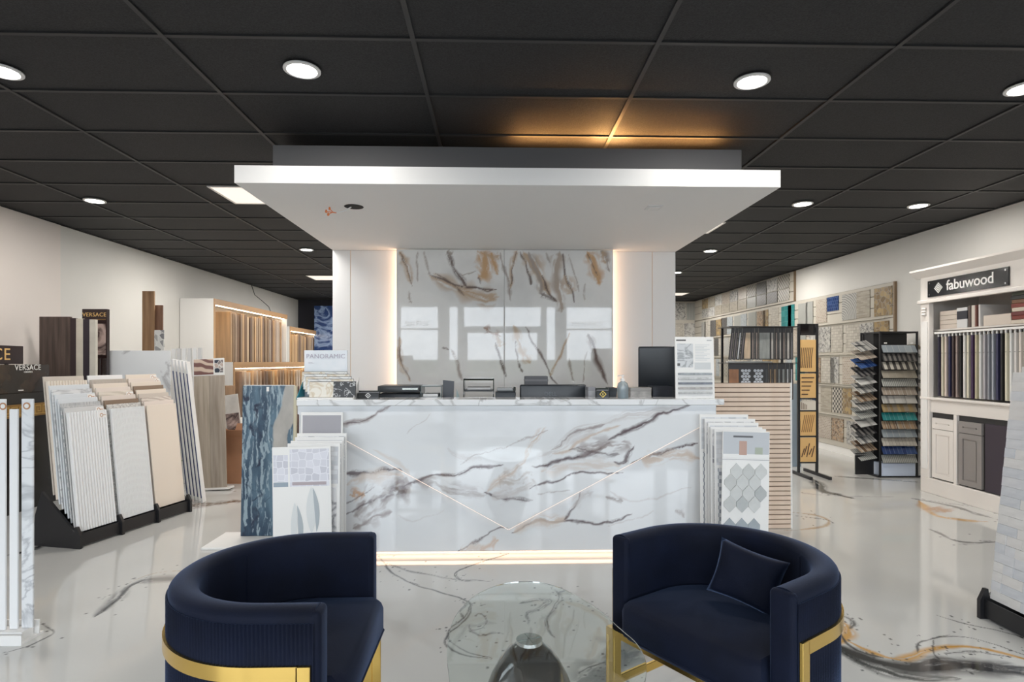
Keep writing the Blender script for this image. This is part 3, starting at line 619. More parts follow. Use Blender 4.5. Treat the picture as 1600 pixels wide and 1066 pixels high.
chipm = [mat_tex('chip_cream', 'veins', (.78, .74, .66), (.6, .5, .36), scale=9, w=1, h=.3), mat_tex('chip_black', 'veins', (.02, .02, .022), (.6, .6, .6), scale=14, w=1.4, h=.12),
         mat_tex('chip_white', 'veins', (.80, .80, .78), (.5, .5, .5), scale=8, w=1, h=.15)]
chip_lb = {0: 'cream', 1: 'black', 2: 'white'}
for c in range(2):
    for r in range(5):
        k = (1 if c == 1 else 0) if r == 0 else (2 if (r + c) % 2 else 0)
        w0 = .19; x0 = PX(486, Yd) + c * (.185) - (.022 if c == 0 else .012) * r; y0 = Yd - .045 + r * .026; z0 = CTZ + .014 + r * .017
        if c == 1: w0 = .155; x0 = PX(523, Yd) - .022 * r + .0; y0 -= .001
        o = MB().cbox(0, w0 if c == 0 else w0, 0, .01, 0, .108, .0015).build('stone_chip', chipm[k], None, (x0, y0, z0), (-.12, 0, 0),
            label='%s stone chip, %s from the front in the %s row of the counter display' % (chip_lb[k] + (' veined' if k else ' marbled'), ORD[r], ('left', 'right')[c]), cat='tile sample', group='stone chips in the counter display')
        MB().box(.0, w0, .0101, .014, -.0, .112).build('dark_backing', m_black, o)
# card holders with a diamond emblem
def card_holder(px0, px1, Y, pytop, colr, nm, lb):
    x0, x1 = PX(px0, Y), PX(px1, Y); t = thing('card_holder', lb, 'card holder', (x0, Y, CTZ)); w_ = x1 - x0; h_ = PZ(px0, pytop, Y) - CTZ
    MB().cbox(0, w_, 0, .05, 0, h_ * .75, .003).build('tray', m_blackg, t); box('back_rest', 0, w_, .045, .05, 0, h_, m_blackg, t)
    m = mat(nm, colr, .4); s = h_ * .36; cx, cz = w_ * .5, h_ * .42; mb = MB()
    for a, b, th in ((s, s * .72, 0),):
        o = [(cx, cz + a), (cx + a, cz), (cx, cz - a), (cx - a, cz)]; q = [(cx, cz + b), (cx + b, cz), (cx, cz - b), (cx - b, cz)]
        for i in range(4):
            j = (i + 1) % 4; mb.prism([o[i], o[j], q[j], q[i]], -.003, .0005)
    mb.box(cx - s * .12, cx + s * .12, -.003, .0005, cz - s * .3, cz + s * .3); mb.build('diamond_emblem', m, t)
    MB().box(.006, w_ - .006, .012, .038, h_ * .3, h_ * .85).build('cards', mat('business_card', (.16, .16, .17), .4), t)
card_holder(558, 592, 4.17, 611, (.8, .8, .78), 'emblem_white', 'small black business card holder with a white diamond emblem, left part of the counter')
card_holder(932, 952, 4.17, 607, (.75, .55, .1), 'emblem_gold', 'small black business card holder with a gold diamond emblem, beside the soap bottle')
# hand sanitiser
x = PX(973, 4.17); t = thing('pump_bottle', 'clear pump bottle of blue hand sanitiser on the counter', 'bottle', (x, 4.17, CTZ))
mc = mat('clear_plastic', (.75, .88, .95), .05); MATS['clear_plastic'].node_tree.nodes['Principled BSDF'].inputs['Transmission Weight'].default_value = .7
MB().lathe([(.001, 0), (.036, 0), (.040, .006), (.040, .085), (.034, .108), (.018, .12), (.013, .124), (.001, .124)], 24).build('bottle', mc, t)
MB().lathe([(.001, .003), (.034, .003), (.0345, .078), (.001, .078)], 24, sx=1.02, sy=1.02).build('blue_gel', mat('blue_gel', (.10, .38, .60), .2), t)
MB().lathe([(.016, .122), (.017, .14), (.006, .142), (.006, .158), (.013, .160), (.013, .168), (.001, .17)], 16).build('pump', m_white, t)
MB().tube([(0, 0, .164), (-.03, 0, .164), (-.038, 0, .156)], .004).build('spout', m_white, t)
# tile info card, right end
Yt = 4.13; x0, x1 = PX(1056, Yt), PX(1117, Yt); H_ = PZ(1087, 526, Yt) - CTZ; W_ = x1 - x0
t = thing('tile_spec_board', 'tall white info board with five tile strips on the right end of the counter', 'display board', (x0, Yt, CTZ), rot=(-.06, 0, 0))
MB().cbox(0, W_, 0, .014, 0, H_, .002).build('board', m_white, t)
gl = mat('print_grey', (.45, .46, .48), .5); lg = mat('print_light', (.62, .64, .65), .5)
box('picture', .016, .13, -.001, .0, H_ - .22, H_ - .05, mat_tex('shower_photo', 'veins', (.62, .64, .66), (.30, .32, .34), scale=9, w=1.5, h=.3, rough=.5), t)
MB().box(.01, .08, -.001, 0, H_ - .03, H_ - .02).build('heading', mat('print_dark', (.1, .1, .1), .5), t); MB().box(W_ - .05, W_ - .015, -.001, 0, H_ - .03, H_ - .022).build('heading', gl, t)
for i in range(11): MB().box(.145, W_ - .03 - (i % 3) * .02, -.001, 0, H_ - .06 - i * .011, H_ - .056 - i * .011).build('text_line', lg, t)
MB().box(.14, W_ - .025, -.001, 0, H_ - .235, H_ - .185).build('table_block', lg, t); MB().box(.015, .035, -.001, 0, H_ - .21, H_ - .19).build('mark', mat('print_dark', (.1, .1, .1), .5), t)
for i, c in enumerate(((.35, .38, .40), (.55, .55, .55), (.16, .18, .22), (.45, .42, .40), (.5, .5, .5))):
    MB().cbox(.018, W_ - .018, -.010, -.0005, H_ - .275 - i * .034, H_ - .259 - i * .034, .002).build('tile_strip', mat('strip_%d' % i, c, .3, noise=.4, nscale=40), t)
MB().prism([(.014, 0), (.07, 0), (.014, .2)], W_ / 2 - .04, W_ / 2 + .04, 'x').build('easel_back', m_white, t)

# things on the work desk behind the counter
Dz = .771
def on_desk(px, Y): return (PX(px, Y), Y, Dz)
m_mon = mat('monitor_black', (.018, .022, .028), .3)
def monitor(lb, x, y, rz, w_, h_, ztop, tilt=0, face=True, logo=None):
    t = thing('monitor', lb, 'computer monitor', (x, y, Dz), rz)
    MB().lathe([(.001, 0), (.11, 0), (.11, .008), (.03, .016), (.001, .016)], 24, sy=.8).build('foot', m_mon, t)
    MB().rbox(-.03, .03, .012, .035, .01, ztop - h_ * .4 - Dz, .006, 2).build('neck', m_mon, t)
    z1 = ztop - Dz; z0 = z1 - h_; M = Matrix.Translation((0, 0, z0)) @ Matrix.Rotation(tilt, 4, 'X')
    MB().rbox(-w_ / 2, w_ / 2, -.035, .012, 0, h_, .012, 3, M).build('housing', m_mon, t)
    MB().box(-w_ / 2 + .012, w_ / 2 - .012, .0125, .0135, .014, h_ - .014, M).build('screen', mat('screen_dark', (.02, .025, .035), .08), t)
    if logo: text('lettering', logo, .045, mat('logo_grey', (.10, .11, .12), .3, metal=.6), t, (-.02, -.0375, z1 - .075), bold=.0)
    return t
ym = 4.66; xa, xb = PX(812, ym), PX(915, ym)
monitor('wide black monitor seen from behind, lettered on its back, at the middle of the counter', (xa + xb) / 2, ym, 0, xb - xa, .34, PZ(860, 601, ym), logo='DELL')
ym = 4.74; monitor('big black monitor turned away at an angle beside the tile info board', PX(1052, ym), ym, math.radians(-14), .56, .36, PZ(1030, 541, ym), tilt=.10)
# stand / raised dark box behind the middle monitor
ym = 4.79; a, b = PX(820, ym), PX(856, ym)
t = thing('paper_box', 'dark grey upright box sticking up behind the middle monitor', 'box', (a, 4.79, Dz)); MB().cbox(0, b - a, 0, .12, 0, PZ(838, 588, ym) - Dz, .004).build('carton', mat('dark_grey_card', (.10, .10, .11), .5), t); box('lid_band', -.002, b - a + .002, -.002, .122, PZ(838, 596, ym) - Dz, PZ(838, 593, ym) - Dz, mat('mid_grey_card', (.16, .16, .17), .5), t)
# printer left
ym = 4.5; a, b = PX(590, ym), PX(655, ym); h_ = PZ(620, 603, ym) - Dz
t = thing('label_printer', 'low black printer with slotted lid behind the left part of the counter', 'printer', (a, ym, Dz))
MB().rbox(0, b - a, 0, .30, 0, h_ - .06, .012, 2).build('body', m_mon, t); MB().rbox(-.0, b - a + .0, -.006, .28, h_ - .052, h_, .008, 2).build('lid', mat('printer_grey', (.04, .045, .05), .35), t)
MB().box(.19, b - a - .01, -.009, -.004, h_ - .03, h_ - .018).build('latch', m_chrome, t)
a2, b2 = PX(600, ym - .1), PX(680, ym - .1); t = thing('wire_document_tray', 'smoky grey document tray beside the low black printer', 'tray', (PX(657, 4.55), 4.55, Dz))
hh = PZ(640, 603, 4.55) - Dz; ww = PX(690, 4.55) - PX(657, 4.55); m_sm = mat('smoke_plastic', (.16, .20, .21), .15)
mb = MB(); [mb.cbox(0, ww, 0, .24, hh * k - .008, hh * k, .002) for k in (.6, .8, 1.0)]; mb.build('shelf', m_sm, t)
box('side', 0, .006, 0, .24, 0, hh, m_sm, t); box('side', ww - .006, ww, 0, .24, 0, hh, m_sm, t)
MB().box(.02, ww - .03, .01, .22, hh * .8 + .001, hh * .8 + .02).build('papers', m_whitem, t)
# small black picture frame
ym = 4.6; a, b = PX(692, ym), PX(708, ym)
t = thing('card_reader_stand', 'small dark upright tablet back on the desk, right of the document tray', 'tablet', (a, ym, Dz)); h_ = PZ(700, 594, ym) - Dz
MB().prism([(0, 0), (b - a + .01, 0), (b - a, h_ * .5), (b - a + .008, h_ - .01), (0, h_)], 0, .02).build('back', mat('tablet_grey', (.05, .055, .07), .35), t)
MB().prism([(b - a + .012, 0), (b - a + .07, 0), (b - a + .05, h_ * .7), (b - a + .025, h_ * .85)], .03, .034).build('glass_sheet', mat('pale_glass', (.45, .55, .55), .1), t)
# paper sorter and stapler-like machine
ym = 4.55; a, b = PX(724, ym), PX(772, ym); h_ = PZ(748, 592, ym) - Dz; w_ = b - a
t = thing('desk_organiser', 'two-tier black desk organiser with papers behind the middle of the counter', 'desk organiser', (a, ym, Dz)); mb = MB()
mb.box(0, .008, 0, .22, 0, h_); mb.box(w_ - .008, w_, 0, .22, 0, h_); mb.rbox(0, w_, 0, .22, h_ - .012, h_, .004, 1); mb.build('frame', m_blackg, t)
for k in (.55, .82): MB().rbox(.008, w_ - .008, -.01, .22, h_ * k - .012, h_ * k, .004, 1).build('shelf', m_mon, t)
MB().box(.015, w_ - .08, .01, .2, h_ * .55 + .001, h_ * .55 + .035).build('papers', m_whitem, t); MB().box(.03, w_ - .03, .01, .2, h_ * .82 + .001, h_ * .82 + .018).build('papers', mat('grey_paper', (.5, .5, .5), .6), t)
ym = 4.5; a, b = PX(774, ym), PX(806, ym); h_ = PZ(790, 606, ym) - Dz; w_ = b - a
t = thing('tape_dispenser', 'small rounded grey desk machine between the organiser and the middle monitor', 'desk machine', (a, ym, Dz))
MB().rbox(0, w_, 0, .14, 0, h_ - .03, .01, 2).build('base', m_mon, t); MB().rbox(.01, w_ - .02, .01, .12, h_ - .03, h_, .012, 3).build('cover', mat('cover_grey', (.30, .31, .32), .3), t); MB().rbox(w_ - .018, w_, .02, .06, h_ - .03, h_ + .006, .004, 1).build('reel', m_blackg, t)
# boxes right
ym = 4.45
for a_, b_, top, c, lb, nm in ((919, 931, 605, (.55, .56, .60), 'striped grey and white paper box left of the gold emblem card holder', 'stationery_box'),
                               (985, 1018, 606, (.60, .58, .56), 'pale printed carton behind the counter, right of the pump bottle', 'printed_carton'),
                               (1020, 1052, 604, (.02, .025, .04), 'low black case on the desk beneath the angled monitor', 'black_case'), (952, 964, 606, (.02, .03, .04), 'thin dark binder standing left of the pump bottle', 'binder')):
    a, b = PX(a_, ym), PX(b_, ym); t = thing(nm, lb, 'box', (a, ym, Dz)); h_ = PZ(a_, top, ym) - Dz
    MB().cbox(0, b - a, 0, .15, 0, h_ - .02, .003).build('body', mat(nm + '_face', c, .4, noise=.5, nscale=12), t); MB().cbox(-.001, b - a + .001, -.001, .151, h_ - .03, h_, .003).build('lid', mat(nm + '_lid', tuple(q * .5 for q in c), .4), t)
# ------------------------------------------------------------------ velvet barrel chairs
m_velv = mat('navy_velvet', (.003, .006, .020), .75, sheen=.26, noise=.45, nscale=7, bump=.2, bscale=300, spec=.2)
def upath(r, xf, n=36):
    """U outline: arm front +x end at y=-r, back around, to y=+r; returns points and outward normals"""
    P = []
    for i in range(9): P.append((xf * (1 - i / 8), -r, 0, -1))
    for i in range(1, n): a = -math.pi / 2 - math.pi * i / n; P.append((r * math.cos(a), r * math.sin(a), math.cos(a), math.sin(a)))
    for i in range(9): P.append((xf * i / 8, r, 0, 1))
    return P
def sweep(R, xf, prof, n=48, ribs=0, close=True):
    """sweep closed profile (inset from outer, z) along the U"""
    mb = MB(); path = upath(R, xf, n); k = len(prof); vs = []
    for i, (x, y, nx, ny) in enumerate(path):
        for q, z in prof: vs.append((x - nx * q, y - ny * q, z))
    m = len(path); fs = [(i * k + j, i * k + (j + 1) % k, (i + 1) * k + (j + 1) % k, (i + 1) * k + j) for i in range(m - 1) for j in range(k)]
    fs += [tuple(range(k)), tuple((m - 1) * k + j for j in range(k - 1, -1, -1))]
    mb.add(vs, fs, True); return mb
def chair(lb, loc, rz, R, xf):
    t = thing('barrel_chair', lb, 'armchair', loc, rz, None)
    ZR = .70; T = .085
    # padded shell with soft rim
    rim = [(T / 2 - math.cos(a) * T / 2, ZR - .028 + math.sin(a) * .028) for a in [math.pi * i / 10 for i in range(11)]]
    prof = [(.006, .33)] + [(.004, ZR - .10)] + [(max(q, 0), z) for q, z in rim] + [(T, ZR - .10), (T - .004, .35)]
    sweep(R, xf, prof).build('backrest', m_velv, t)
    # arm fronts, rounded
    for s in (-1, 1):
        MB().rbox(xf - .02, xf + .018, min(s * (R - .002), s * (R - T + .002)), max(s * (R - .002), s * (R - T + .002)), .33, ZR - .006, .017, 4).build('arm_front', m_velv, t)
    # pleated outer skin
    mb = MB(); fine = []; base = upath(R, xf, 72); acc = 0; dense = []
    for i in range(len(base) - 1):
        a, b = base[i], base[i + 1]; L_ = math.hypot(a[0] - b[0], a[1] - b[1]); n = max(1, round(L_ / .0028))
        for j in range(n): f = j / n; dense.append(tuple(a[q] * (1 - f) + b[q] * f for q in range(4)))
    for z in (.31, ZR - .036):
        for i, (x, y, nx, ny) in enumerate(dense):
            d = .0015 + .0042 * (.5 + .5 * math.cos(i * math.pi / 2)); fine.append((x + nx * d, y + ny * d, z))
    m = len(dense); mb.add(fine, [(i, i + 1, m + i + 1, m + i) for i in range(m - 1)], True)
    o = mb.build('pleated_cover', m_velv, t)
    so = o.modifiers.new('s', 'SOLIDIFY'); so.thickness = .003
    # seam lines inside the back
    for a in (-.6, .6):
        x, y = -(R - T) * math.cos(a), (R - T) * math.sin(a); MB().tube([(x + .001, y, .47), (x + .001, y, ZR - .03)], .0018, 6).build('seam', m_velv, t)
    # seat cushion (D shaped, pushed forward)
    r = R - T - .004; mb = MB(); out = [(xf + .045, -r - .0), (xf + .045 + .02, -r + .03), (xf + .065, r - .03), (xf + .045, r)] + [(r * math.cos(a), r * math.sin(a)) for a in [math.pi / 2 + math.pi * i / 24 for i in range(25)]]
    def ring(s, z): return [(x * s if x < 0 else x - (1 - s) * .5, y * s, z) for x, y in out]
    vs = []; lv = [(.97, .325), (1, .345), (1, .43), (.985, .452), (.95, .466), (.6, .470)]; n = len(out)
    for s, z in lv: vs += ring(s, z)
    fs = [tuple(range(n - 1, -1, -1)), tuple((len(lv) - 1) * n + i for i in range(n))] + [(k * n + i, k * n + (i + 1) % n, (k + 1) * n + (i + 1) % n, (k + 1) * n + i) for k in range(len(lv) - 1) for i in range(n)]
    mb.add(vs, fs, True); st_ = mb.build('seat', m_velv, t)
    mb = MB(); mb.tube([(x + (.001 if x > 0 else 0), y, .345) for x, y in out[:4]], .004, 6); mb.build('piping', m_velv, st_)
    # gold frame: band around the shell, front bars, rails
    bz0, bz1 = .510, .552; Rb = R + .014
    sweep(Rb, xf - .04, [(0, bz0), (0, bz1), (.009, bz1), (.009, bz0)]).build('gold_band', m_gold, t)
    for s in (-1, 1):
        y0, y1 = (-Rb, -Rb + .012) if s < 0 else (Rb - .012, Rb)
        MB().cbox(xf - .045, xf - .005, y0, y1, 0, bz1, .0015).build('leg', m_gold, t)
        MB().cbox(-.30, xf - .045, y0, y1, .075, .11, .0015).build('side_rail', m_gold, t)
        MB().cbox(-.30, -.265, y0, y1, 0, bz0, .0015).build('leg', m_gold, t) if False else None
    MB().cbox(-.03, .005, -Rb + .012, -R + .05, 0, .31, .0015) 
    MB().cbox(xf + .0, xf + .03, -Rb, Rb, .295, .322, .0015).build('front_rail', m_gold, t)
    for s in (-1, 1): MB().cbox(xf - .005, xf + .03, s * Rb - (.012 if s > 0 else 0), s * Rb + (.012 if s < 0 else 0), 0, .295, .0015).build('front_post', m_gold, t)
    MB().cbox(-R - .012, -R + .02, -.02, .02, 0, .33, .0015).build('rear_leg', m_gold, t)
    MB().cbox(-R + .02, xf, -.018, .018, .30, .328, .0015).build('under_rail', m_gold, t)
    return t
chair('navy velvet barrel chair with gold band, left of the glass table', (-.665, 2.0, 0), 0, .388, .165)
fx, fy = -.83, -.56; a = math.atan2(fy, fx)
ctr = Vector((.68, 2.01, 0)) - Vector((math.cos(a), math.sin(a), 0)) * .17
chair('navy velvet barrel chair holding a small cushion, right of the glass table', (ctr.x, ctr.y, 0), a, .375, .17)
# small cushion in the right chair
def pillow(name, lb, loc, rot, w_, h_, d_):
    n = 14; vs = []; fs = []
    for s in (-1, 1):
        for j in range(n + 1):
            for i in range(n + 1):
                u = i / n * 2 - 1; v = j / n * 2 - 1; e = max(0, (1 - u ** 4) * (1 - v ** 4)) ** .5; pin = 1 - .10 * (1 - u * u) * abs(v) ** 3; pin2 = 1 - .10 * (1 - v * v) * abs(u) ** 3
                vs.append((u * w_ / 2 * pin2, s * d_ / 2 * e + .004 * math.sin(u * 5 + v * 4) * e, v * h_ / 2 * pin))
    N_ = (n + 1) ** 2
    for s in range(2):
        for j in range(n):
            for i in range(n): q = s * N_ + j * (n + 1) + i; fs.append((q, q + 1, q + n + 2, q + n + 1))
    bm = bmesh.new(); V = [bm.verts.new(v) for v in vs]; [bm.faces.new([V[i] for i in f]) for f in fs]; bmesh.ops.remove_doubles(bm, verts=bm.verts, dist=.0006); bmesh.ops.recalc_face_normals(bm, faces=bm.faces)
    me = bpy.data.meshes.new(name); bm.to_mesh(me); bm.free(); me.polygons.foreach_set('use_smooth', [True] * len(me.polygons)); me.materials.append(m_velv)
    return link(name, me, None, loc, rot, lb, 'cushion')
pillow('cushion', 'small navy velvet cushion with pinched corners lying in the right barrel chair', (.935, 2.15, .580), (math.radians(-14), math.radians(12), math.radians(-38)), .25, .21, .08)

# ------------------------------------------------------------------ glass coffee table
TZ0 = .42
tb = thing('glass_coffee_table', 'oval glass coffee table on a glossy black pedestal between the two chairs', 'coffee table', (.116, 2.03, 0))
oc = [FL(px, py, TZ0) for px, py in ((703, 1066), (697, 1020), (703, 980), (715, 955), (740, 930), (780, 912), (828, 907), (870, 915), (910, 935), (945, 960), (972, 985))]
oc = [(x - .116, y - 2.03) for x, y in oc]
xr_, yr_ = oc[-1]; oc += [(xr_ + .035, yr_ - .10), (xr_ + .03, yr_ - .25), (xr_ - .04, yr_ - .42), (xr_ - .16, yr_ - .54), (xr_ - .30, yr_ - .56), (oc[0][0] + .10, oc[0][1] - .30), (oc[0][0] + .02, oc[0][1] - .17)]
def closed_smooth(P, k=2):
    for _ in range(k):
        Q = []
        for a, b in zip(P, P[1:] + P[:1]): Q += [(a[0] * .75 + b[0] * .25, a[1] * .75 + b[1] * .25), (a[0] * .25 + b[0] * .75, a[1] * .25 + b[1] * .75)]
        P = Q
    return P
m_tg = mat('table_glass', (.90, .97, .95), .0); _b = MATS['table_glass'].node_tree.nodes['Principled BSDF']; _b.inputs['Transmission Weight'].default_value = 1; _b.inputs['IOR'].default_value = 1.45
m_edge = mat('glass_edge', (.10, .17, .16), .1)
oc = closed_smooth(oc)
n = len(oc); mb = MB(); mb.add([(x, y, TZ0 - .010) for x, y in oc] + [(x, y, TZ0) for x, y in oc], [tuple(range(n - 1, -1, -1)), tuple(range(n, 2 * n))] + [(i, (i + 1) % n, n + (i + 1) % n, n + i) for i in range(n)])
top = mb.build('glass_top', m_tg, tb)
mb = MB(); mb.add([(x * 1.001, y * 1.001, z) for z in (TZ0 - .0095, TZ0 - .0005) for x, y in oc], [(i, (i + 1) % n, n + (i + 1) % n, n + i) for i in range(n)], True); mb.build('polished_edge', m_edge, top)
prof = [(.23, 0), (.235, .01), (.215, .07), (.185, .15), (.158, .22), (.135, .28), (.108, .33), (.078, .37), (.050, .392), (.03, .400), (.001, .401)]
mb = MB(); k = 48; vs = []
for r, z in prof:
    for i in range(k):
        a = 2 * math.pi * i / k; rr = r
        d = abs((a - math.radians(235) + math.pi) % (2 * math.pi) - math.pi)      # smooth hollow scooped out of the near left side
        if z < .36: rr *= 1 - .42 * math.exp(-(d / .34) ** 4) * min(1, (.37 - z) / .08)
        vs.append((rr * math.cos(a), rr * math.sin(a), z))
mb.add(vs, [(j * k + i, j * k + (i + 1) % k, (j + 1) * k + (i + 1) % k, (j + 1) * k + i) for j in range(len(prof) - 1) for i in range(k)] + [tuple(range(k - 1, -1, -1))], True)
mb.build('pedestal', m_blackg, tb)
dz = TZ0 + .0005
d = MB().lathe([(.001, .398 - dz + .0), (.046, .398 - dz), (.046, .4095 - dz), (.001, .4095 - dz)], 40).build('chrome_disc', m_chrome, tb, (0, 0, dz))
for i in range(4): MB().box(-.042, .042, -.0012, .0012, .0, .0012, Matrix.Rotation(math.radians(45 * i + 20), 4, 'Z')).build('shine_line', mat('shine_chrome', (.35, .4, .38), .2, metal=1), d, (0, 0, .4096 - dz)) if i % 2 == 0 else None  # cross-shaped shine of the disc drawn as thin dark metal bars
# ------------------------------------------------------------------ board factory
WB = dict(
 white=mat('board_white', (.80, .80, .80), .4), cream=mat('board_cream', (.76, .68, .59), .45), pinkish=mat('board_blush', (.74, .66, .60), .45),
 grey=mat('board_grey', (.50, .52, .54), .4), pale=mat('board_pale', (.68, .71, .74), .4), beige=mat('board_beige', (.58, .52, .46), .5), brown=mat('board_brown', (.24, .17, .12), .5),
 lgrey=mat('board_light_grey', (.62, .62, .62), .4))
WB['mosaic grey'] = mat_tex('board_mosaic_grey', 'brick', (.30, .32, .34), (.52, .53, .54), (.6, .6, .6), w=.012, h=.03, mortar=.002)
WB['fan beige'] = mat_tex('board_fan', 'rings', (.60, .54, .46), (.72, .66, .58), scale=8, w=1.5)
WB['wave taupe'] = mat_tex('board_wave', 'rings', (.50, .43, .38), (.70, .64, .58), scale=12, w=3)
WB['speckled grey'] = mat_tex('board_speckle', 'cells', (.38, .37, .36), (.62, .60, .57), scale=60, w=1)
WB['marbled white'] = mat_tex('board_marbled', 'veins', (.74, .75, .76), (.45, .46, .48), scale=3, w=1.2, h=.15)
CN = dict(white='white', cream='cream', pinkish='blush', grey='mid grey', pale='pale blue-grey', beige='beige', brown='brown', lgrey='light grey')
bcache = {}
def board_mesh(w_, h_, col_, ribs, th=.011):
    k = (round(w_, 3), round(h_, 3), col_, ribs, th)
    if k in bcache: return bcache[k]
    mb = MB().cbox(0, w_, 0, th, 0, h_, .0015)
    m = mb.mesh('tile_board', WB[col_]); bcache[k] = m; return m
def rib_part(o, w_, h_, n, m):
    p = w_ / n
    me = bcache.get(('rib', round(p, 4), round(h_, 3), m.name))
    if not me:
        pr = [(0, -.0005)] + [(p * (.5 - .46 * math.cos(a)), -.0005 - .013 * math.sin(a)) for a in [math.pi * i / 5 for i in range(6)]] + [(p, -.0005)]
        mb = MB(); mb.add([(x, y, .001) for x, y in pr] + [(x, y, h_ - .001) for x, y in pr], [(i, i + 1, len(pr) + i + 1, len(pr) + i) for i in range(len(pr) - 1)] + [tuple(range(len(pr)))[::-1], tuple(range(len(pr), 2 * len(pr)))])
        me = mb.mesh('rib', m); bcache[('rib', round(p, 4), round(h_, 3), m.name)] = me
    for i in range(n): link('rib', me, o, (i * p, 0, 0))
m_logo = mat('sticker_print', (.45, .22, .10), .5)
def sticker(o, x, z, s=.035):
    lb = MB().box(x - s, x + s, -.0125, -.0115, z - s * .6, z + s * .6).build('sticker', m_white, o)
    mb = MB()
    for i in range(12):
        a = math.pi * 2 * i / 12; b = math.pi * 2 * (i + 1) / 12; q = [(math.cos(a), math.sin(a)), (math.cos(b), math.sin(b))]; R1, R2 = s * .42, s * .28
        mb.prism([(x - s * .3 + q[0][0] * R1, z + q[0][1] * R1), (x - s * .3 + q[1][0] * R1, z + q[1][1] * R1), (x - s * .3 + q[1][0] * R2, z + q[1][1] * R2), (x - s * .3 + q[0][0] * R2, z + q[0][1] * R2)], -.0132, -.0124)
    mb.box(x + .1 * s, x + s * .8, -.0132, -.0124, z - .05 * s, z + .08 * s); mb.build('emblem', m_logo, lb)
# ---- left tile board rack
A_ = Vector(FL(127, 858) + (0,)); B_ = Vector(FL(299, 800) + (0,)); LN = (B_ - A_).length; RZ = math.atan2(B_.y - A_.y, B_.x - A_.x)
def rack(lb, A, rz, LN, ncol, nl, depth, H0):
    """local x along the front, local +y towards the back"""
    t = thing('board_rack', lb, 'display rack', A, rz)
    pitch = LN / ncol
    for c in range(ncol + 1):
        x = c * pitch
        MB().prism([(0, 0), (.0, .10), (.03, .16), (.045, .16), (.05, .12), (depth + .10, .12 + nl * .032), (depth + .16, .05 + nl * .02), (depth + .18, 0)], x - .011, x + .011, 'x').build('divider', m_black, t)
    for c in range(ncol):
        box('front_bar', c * pitch + .012, (c + 1) * pitch - .012, .022, .03, .012, .105, m_black, t)
        box('rear_bar', c * pitch + .012, (c + 1) * pitch - .012, depth + .12, depth + .13, .012, .12 + nl * .012, m_black, t)
    return t, pitch
t, pitch = rack('low black three-bay rack holding leaning tile boards, left side of the showroom', A_, RZ, LN, 3, 9, .25, 0)
R_ = Matrix.Translation(A_) @ Matrix.Rotation(RZ, 4, 'Z')
cols = [['white', 'lgrey', 'mosaic grey', 'pale', 'pale', 'marbled white', 'pale', 'cream', 'beige'],
        ['white', 'speckled grey', 'brown', 'pinkish', 'fan beige', 'pinkish', 'cream', 'beige', 'white'],
        ['cream', 'pinkish', 'wave taupe', 'beige', 'cream', 'brown', 'cream', 'pinkish', 'cream']]
bay = ['near', 'middle', 'far']; lean = math.atan2(.10, .9)
for c in range(3):
    for k in range(9):
        w_ = pitch - .035; h_ = .895; x = c * pitch + .018 - (.0 if c else .0); y = .052 + k * .027; z = .112 + k * .0335
        nm = cols[c][k]; nm_ = CN.get(nm, nm)
        rib = {(0, 0): 14, (1, 0): 26, (0, 7): 14, (1, 7): 30}.get((c, k), 0)
        p = R_ @ Vector((x, y, z))
        o = link('tile_board', board_mesh(w_, h_, nm, rib), None, p, None, '%s%s board, %s from the front in the %s bay of the left rack' % (nm_, ' ribbed' if rib else '', ORD[k], bay[c]), 'tile board', 'tile boards in the left rack')
        o.rotation_euler = (Matrix.Rotation(RZ, 4, 'Z') @ Matrix.Rotation(-lean, 4, 'X')).to_euler()
        if rib: rib_part(o, w_, h_, rib, WB[nm])
        if (c, k) in ((0, 0), (0, 4), (1, 4), (2, 8), (0, 1)): sticker(o, w_ - .045, h_ - .032 - (.01 if k == 0 else 0))
        if (c, k) == (2, 7): sticker(o, w_ - .03, h_ - .03, .028)
# ---- right foreground rack with stone strip mosaic boards (mirror side)
A2 = Vector(FL(1529, 966) + (0,)); RZ2 = math.radians(-90); 
m_stone = []
for i, (a, b) in enumerate((((.56, .57, .60), (.74, .75, .77)), ((.62, .61, .60), (.80, .79, .78)), ((.50, .52, .56), (.70, .72, .75)), ((.66, .64, .62), (.76, .75, .74)))):
    m_stone.append(mat('stone_strip_%d' % i, b, .35, noise=1, c2=a, nscale=7, stretch=(1, 1, 3)))
t2, p2 = rack('low black rack with leaning stone strip boards at the right edge of the photo', A2, RZ2, .80, 2, 3, .10, 0)
R2 = Matrix.Translation(A2) @ Matrix.Rotation(RZ2, 4, 'Z')
rnd = random.Random(3)
for c in range(2):
    for k in range(2):
        w_ = p2 - .03; h_ = 1.22; p = R2 @ Vector((c * p2 + .016, .055 + k * .05, .112 + k * .03))
        o = MB().cbox(0, w_, 0, .012, 0, h_, .001).build('stone_board', m_whitem, None, p, None, label='%s stone strip mosaic board in the %s bay of the right-edge rack' % (('front', 'rear')[k], ('far', 'near')[c]), cat='tile board', group='stone strip boards in the right-edge rack')
        o.rotation_euler = (Matrix.Rotation(RZ2, 4, 'Z') @ Matrix.Rotation(-math.radians(6), 4, 'X')).to_euler()
        rows = 24 if k == 0 else 6; hh = h_ / 24
        for r in range(rows):
            z = h_ - (r + 1) * hh; x = 0
            while x < w_ - .004:
                l_ = rnd.choice((.06, .09, .12, .15)); x1 = min(w_, x + l_)
                if w_ - x1 < .03: x1 = w_
                d_ = rnd.uniform(.004, .009); key = ('st', round(x1 - x, 3), round(d_, 3), rnd.randrange(4))
                if key not in bcache: bcache[key] = MB().box(0.0004, x1 - x - .0004, -d_, 0, .0005, hh - .0005).mesh('stone_strip', m_stone[key[3]])
                link('stone_strip', bcache[key], o, (x, 0, z)); x = x1
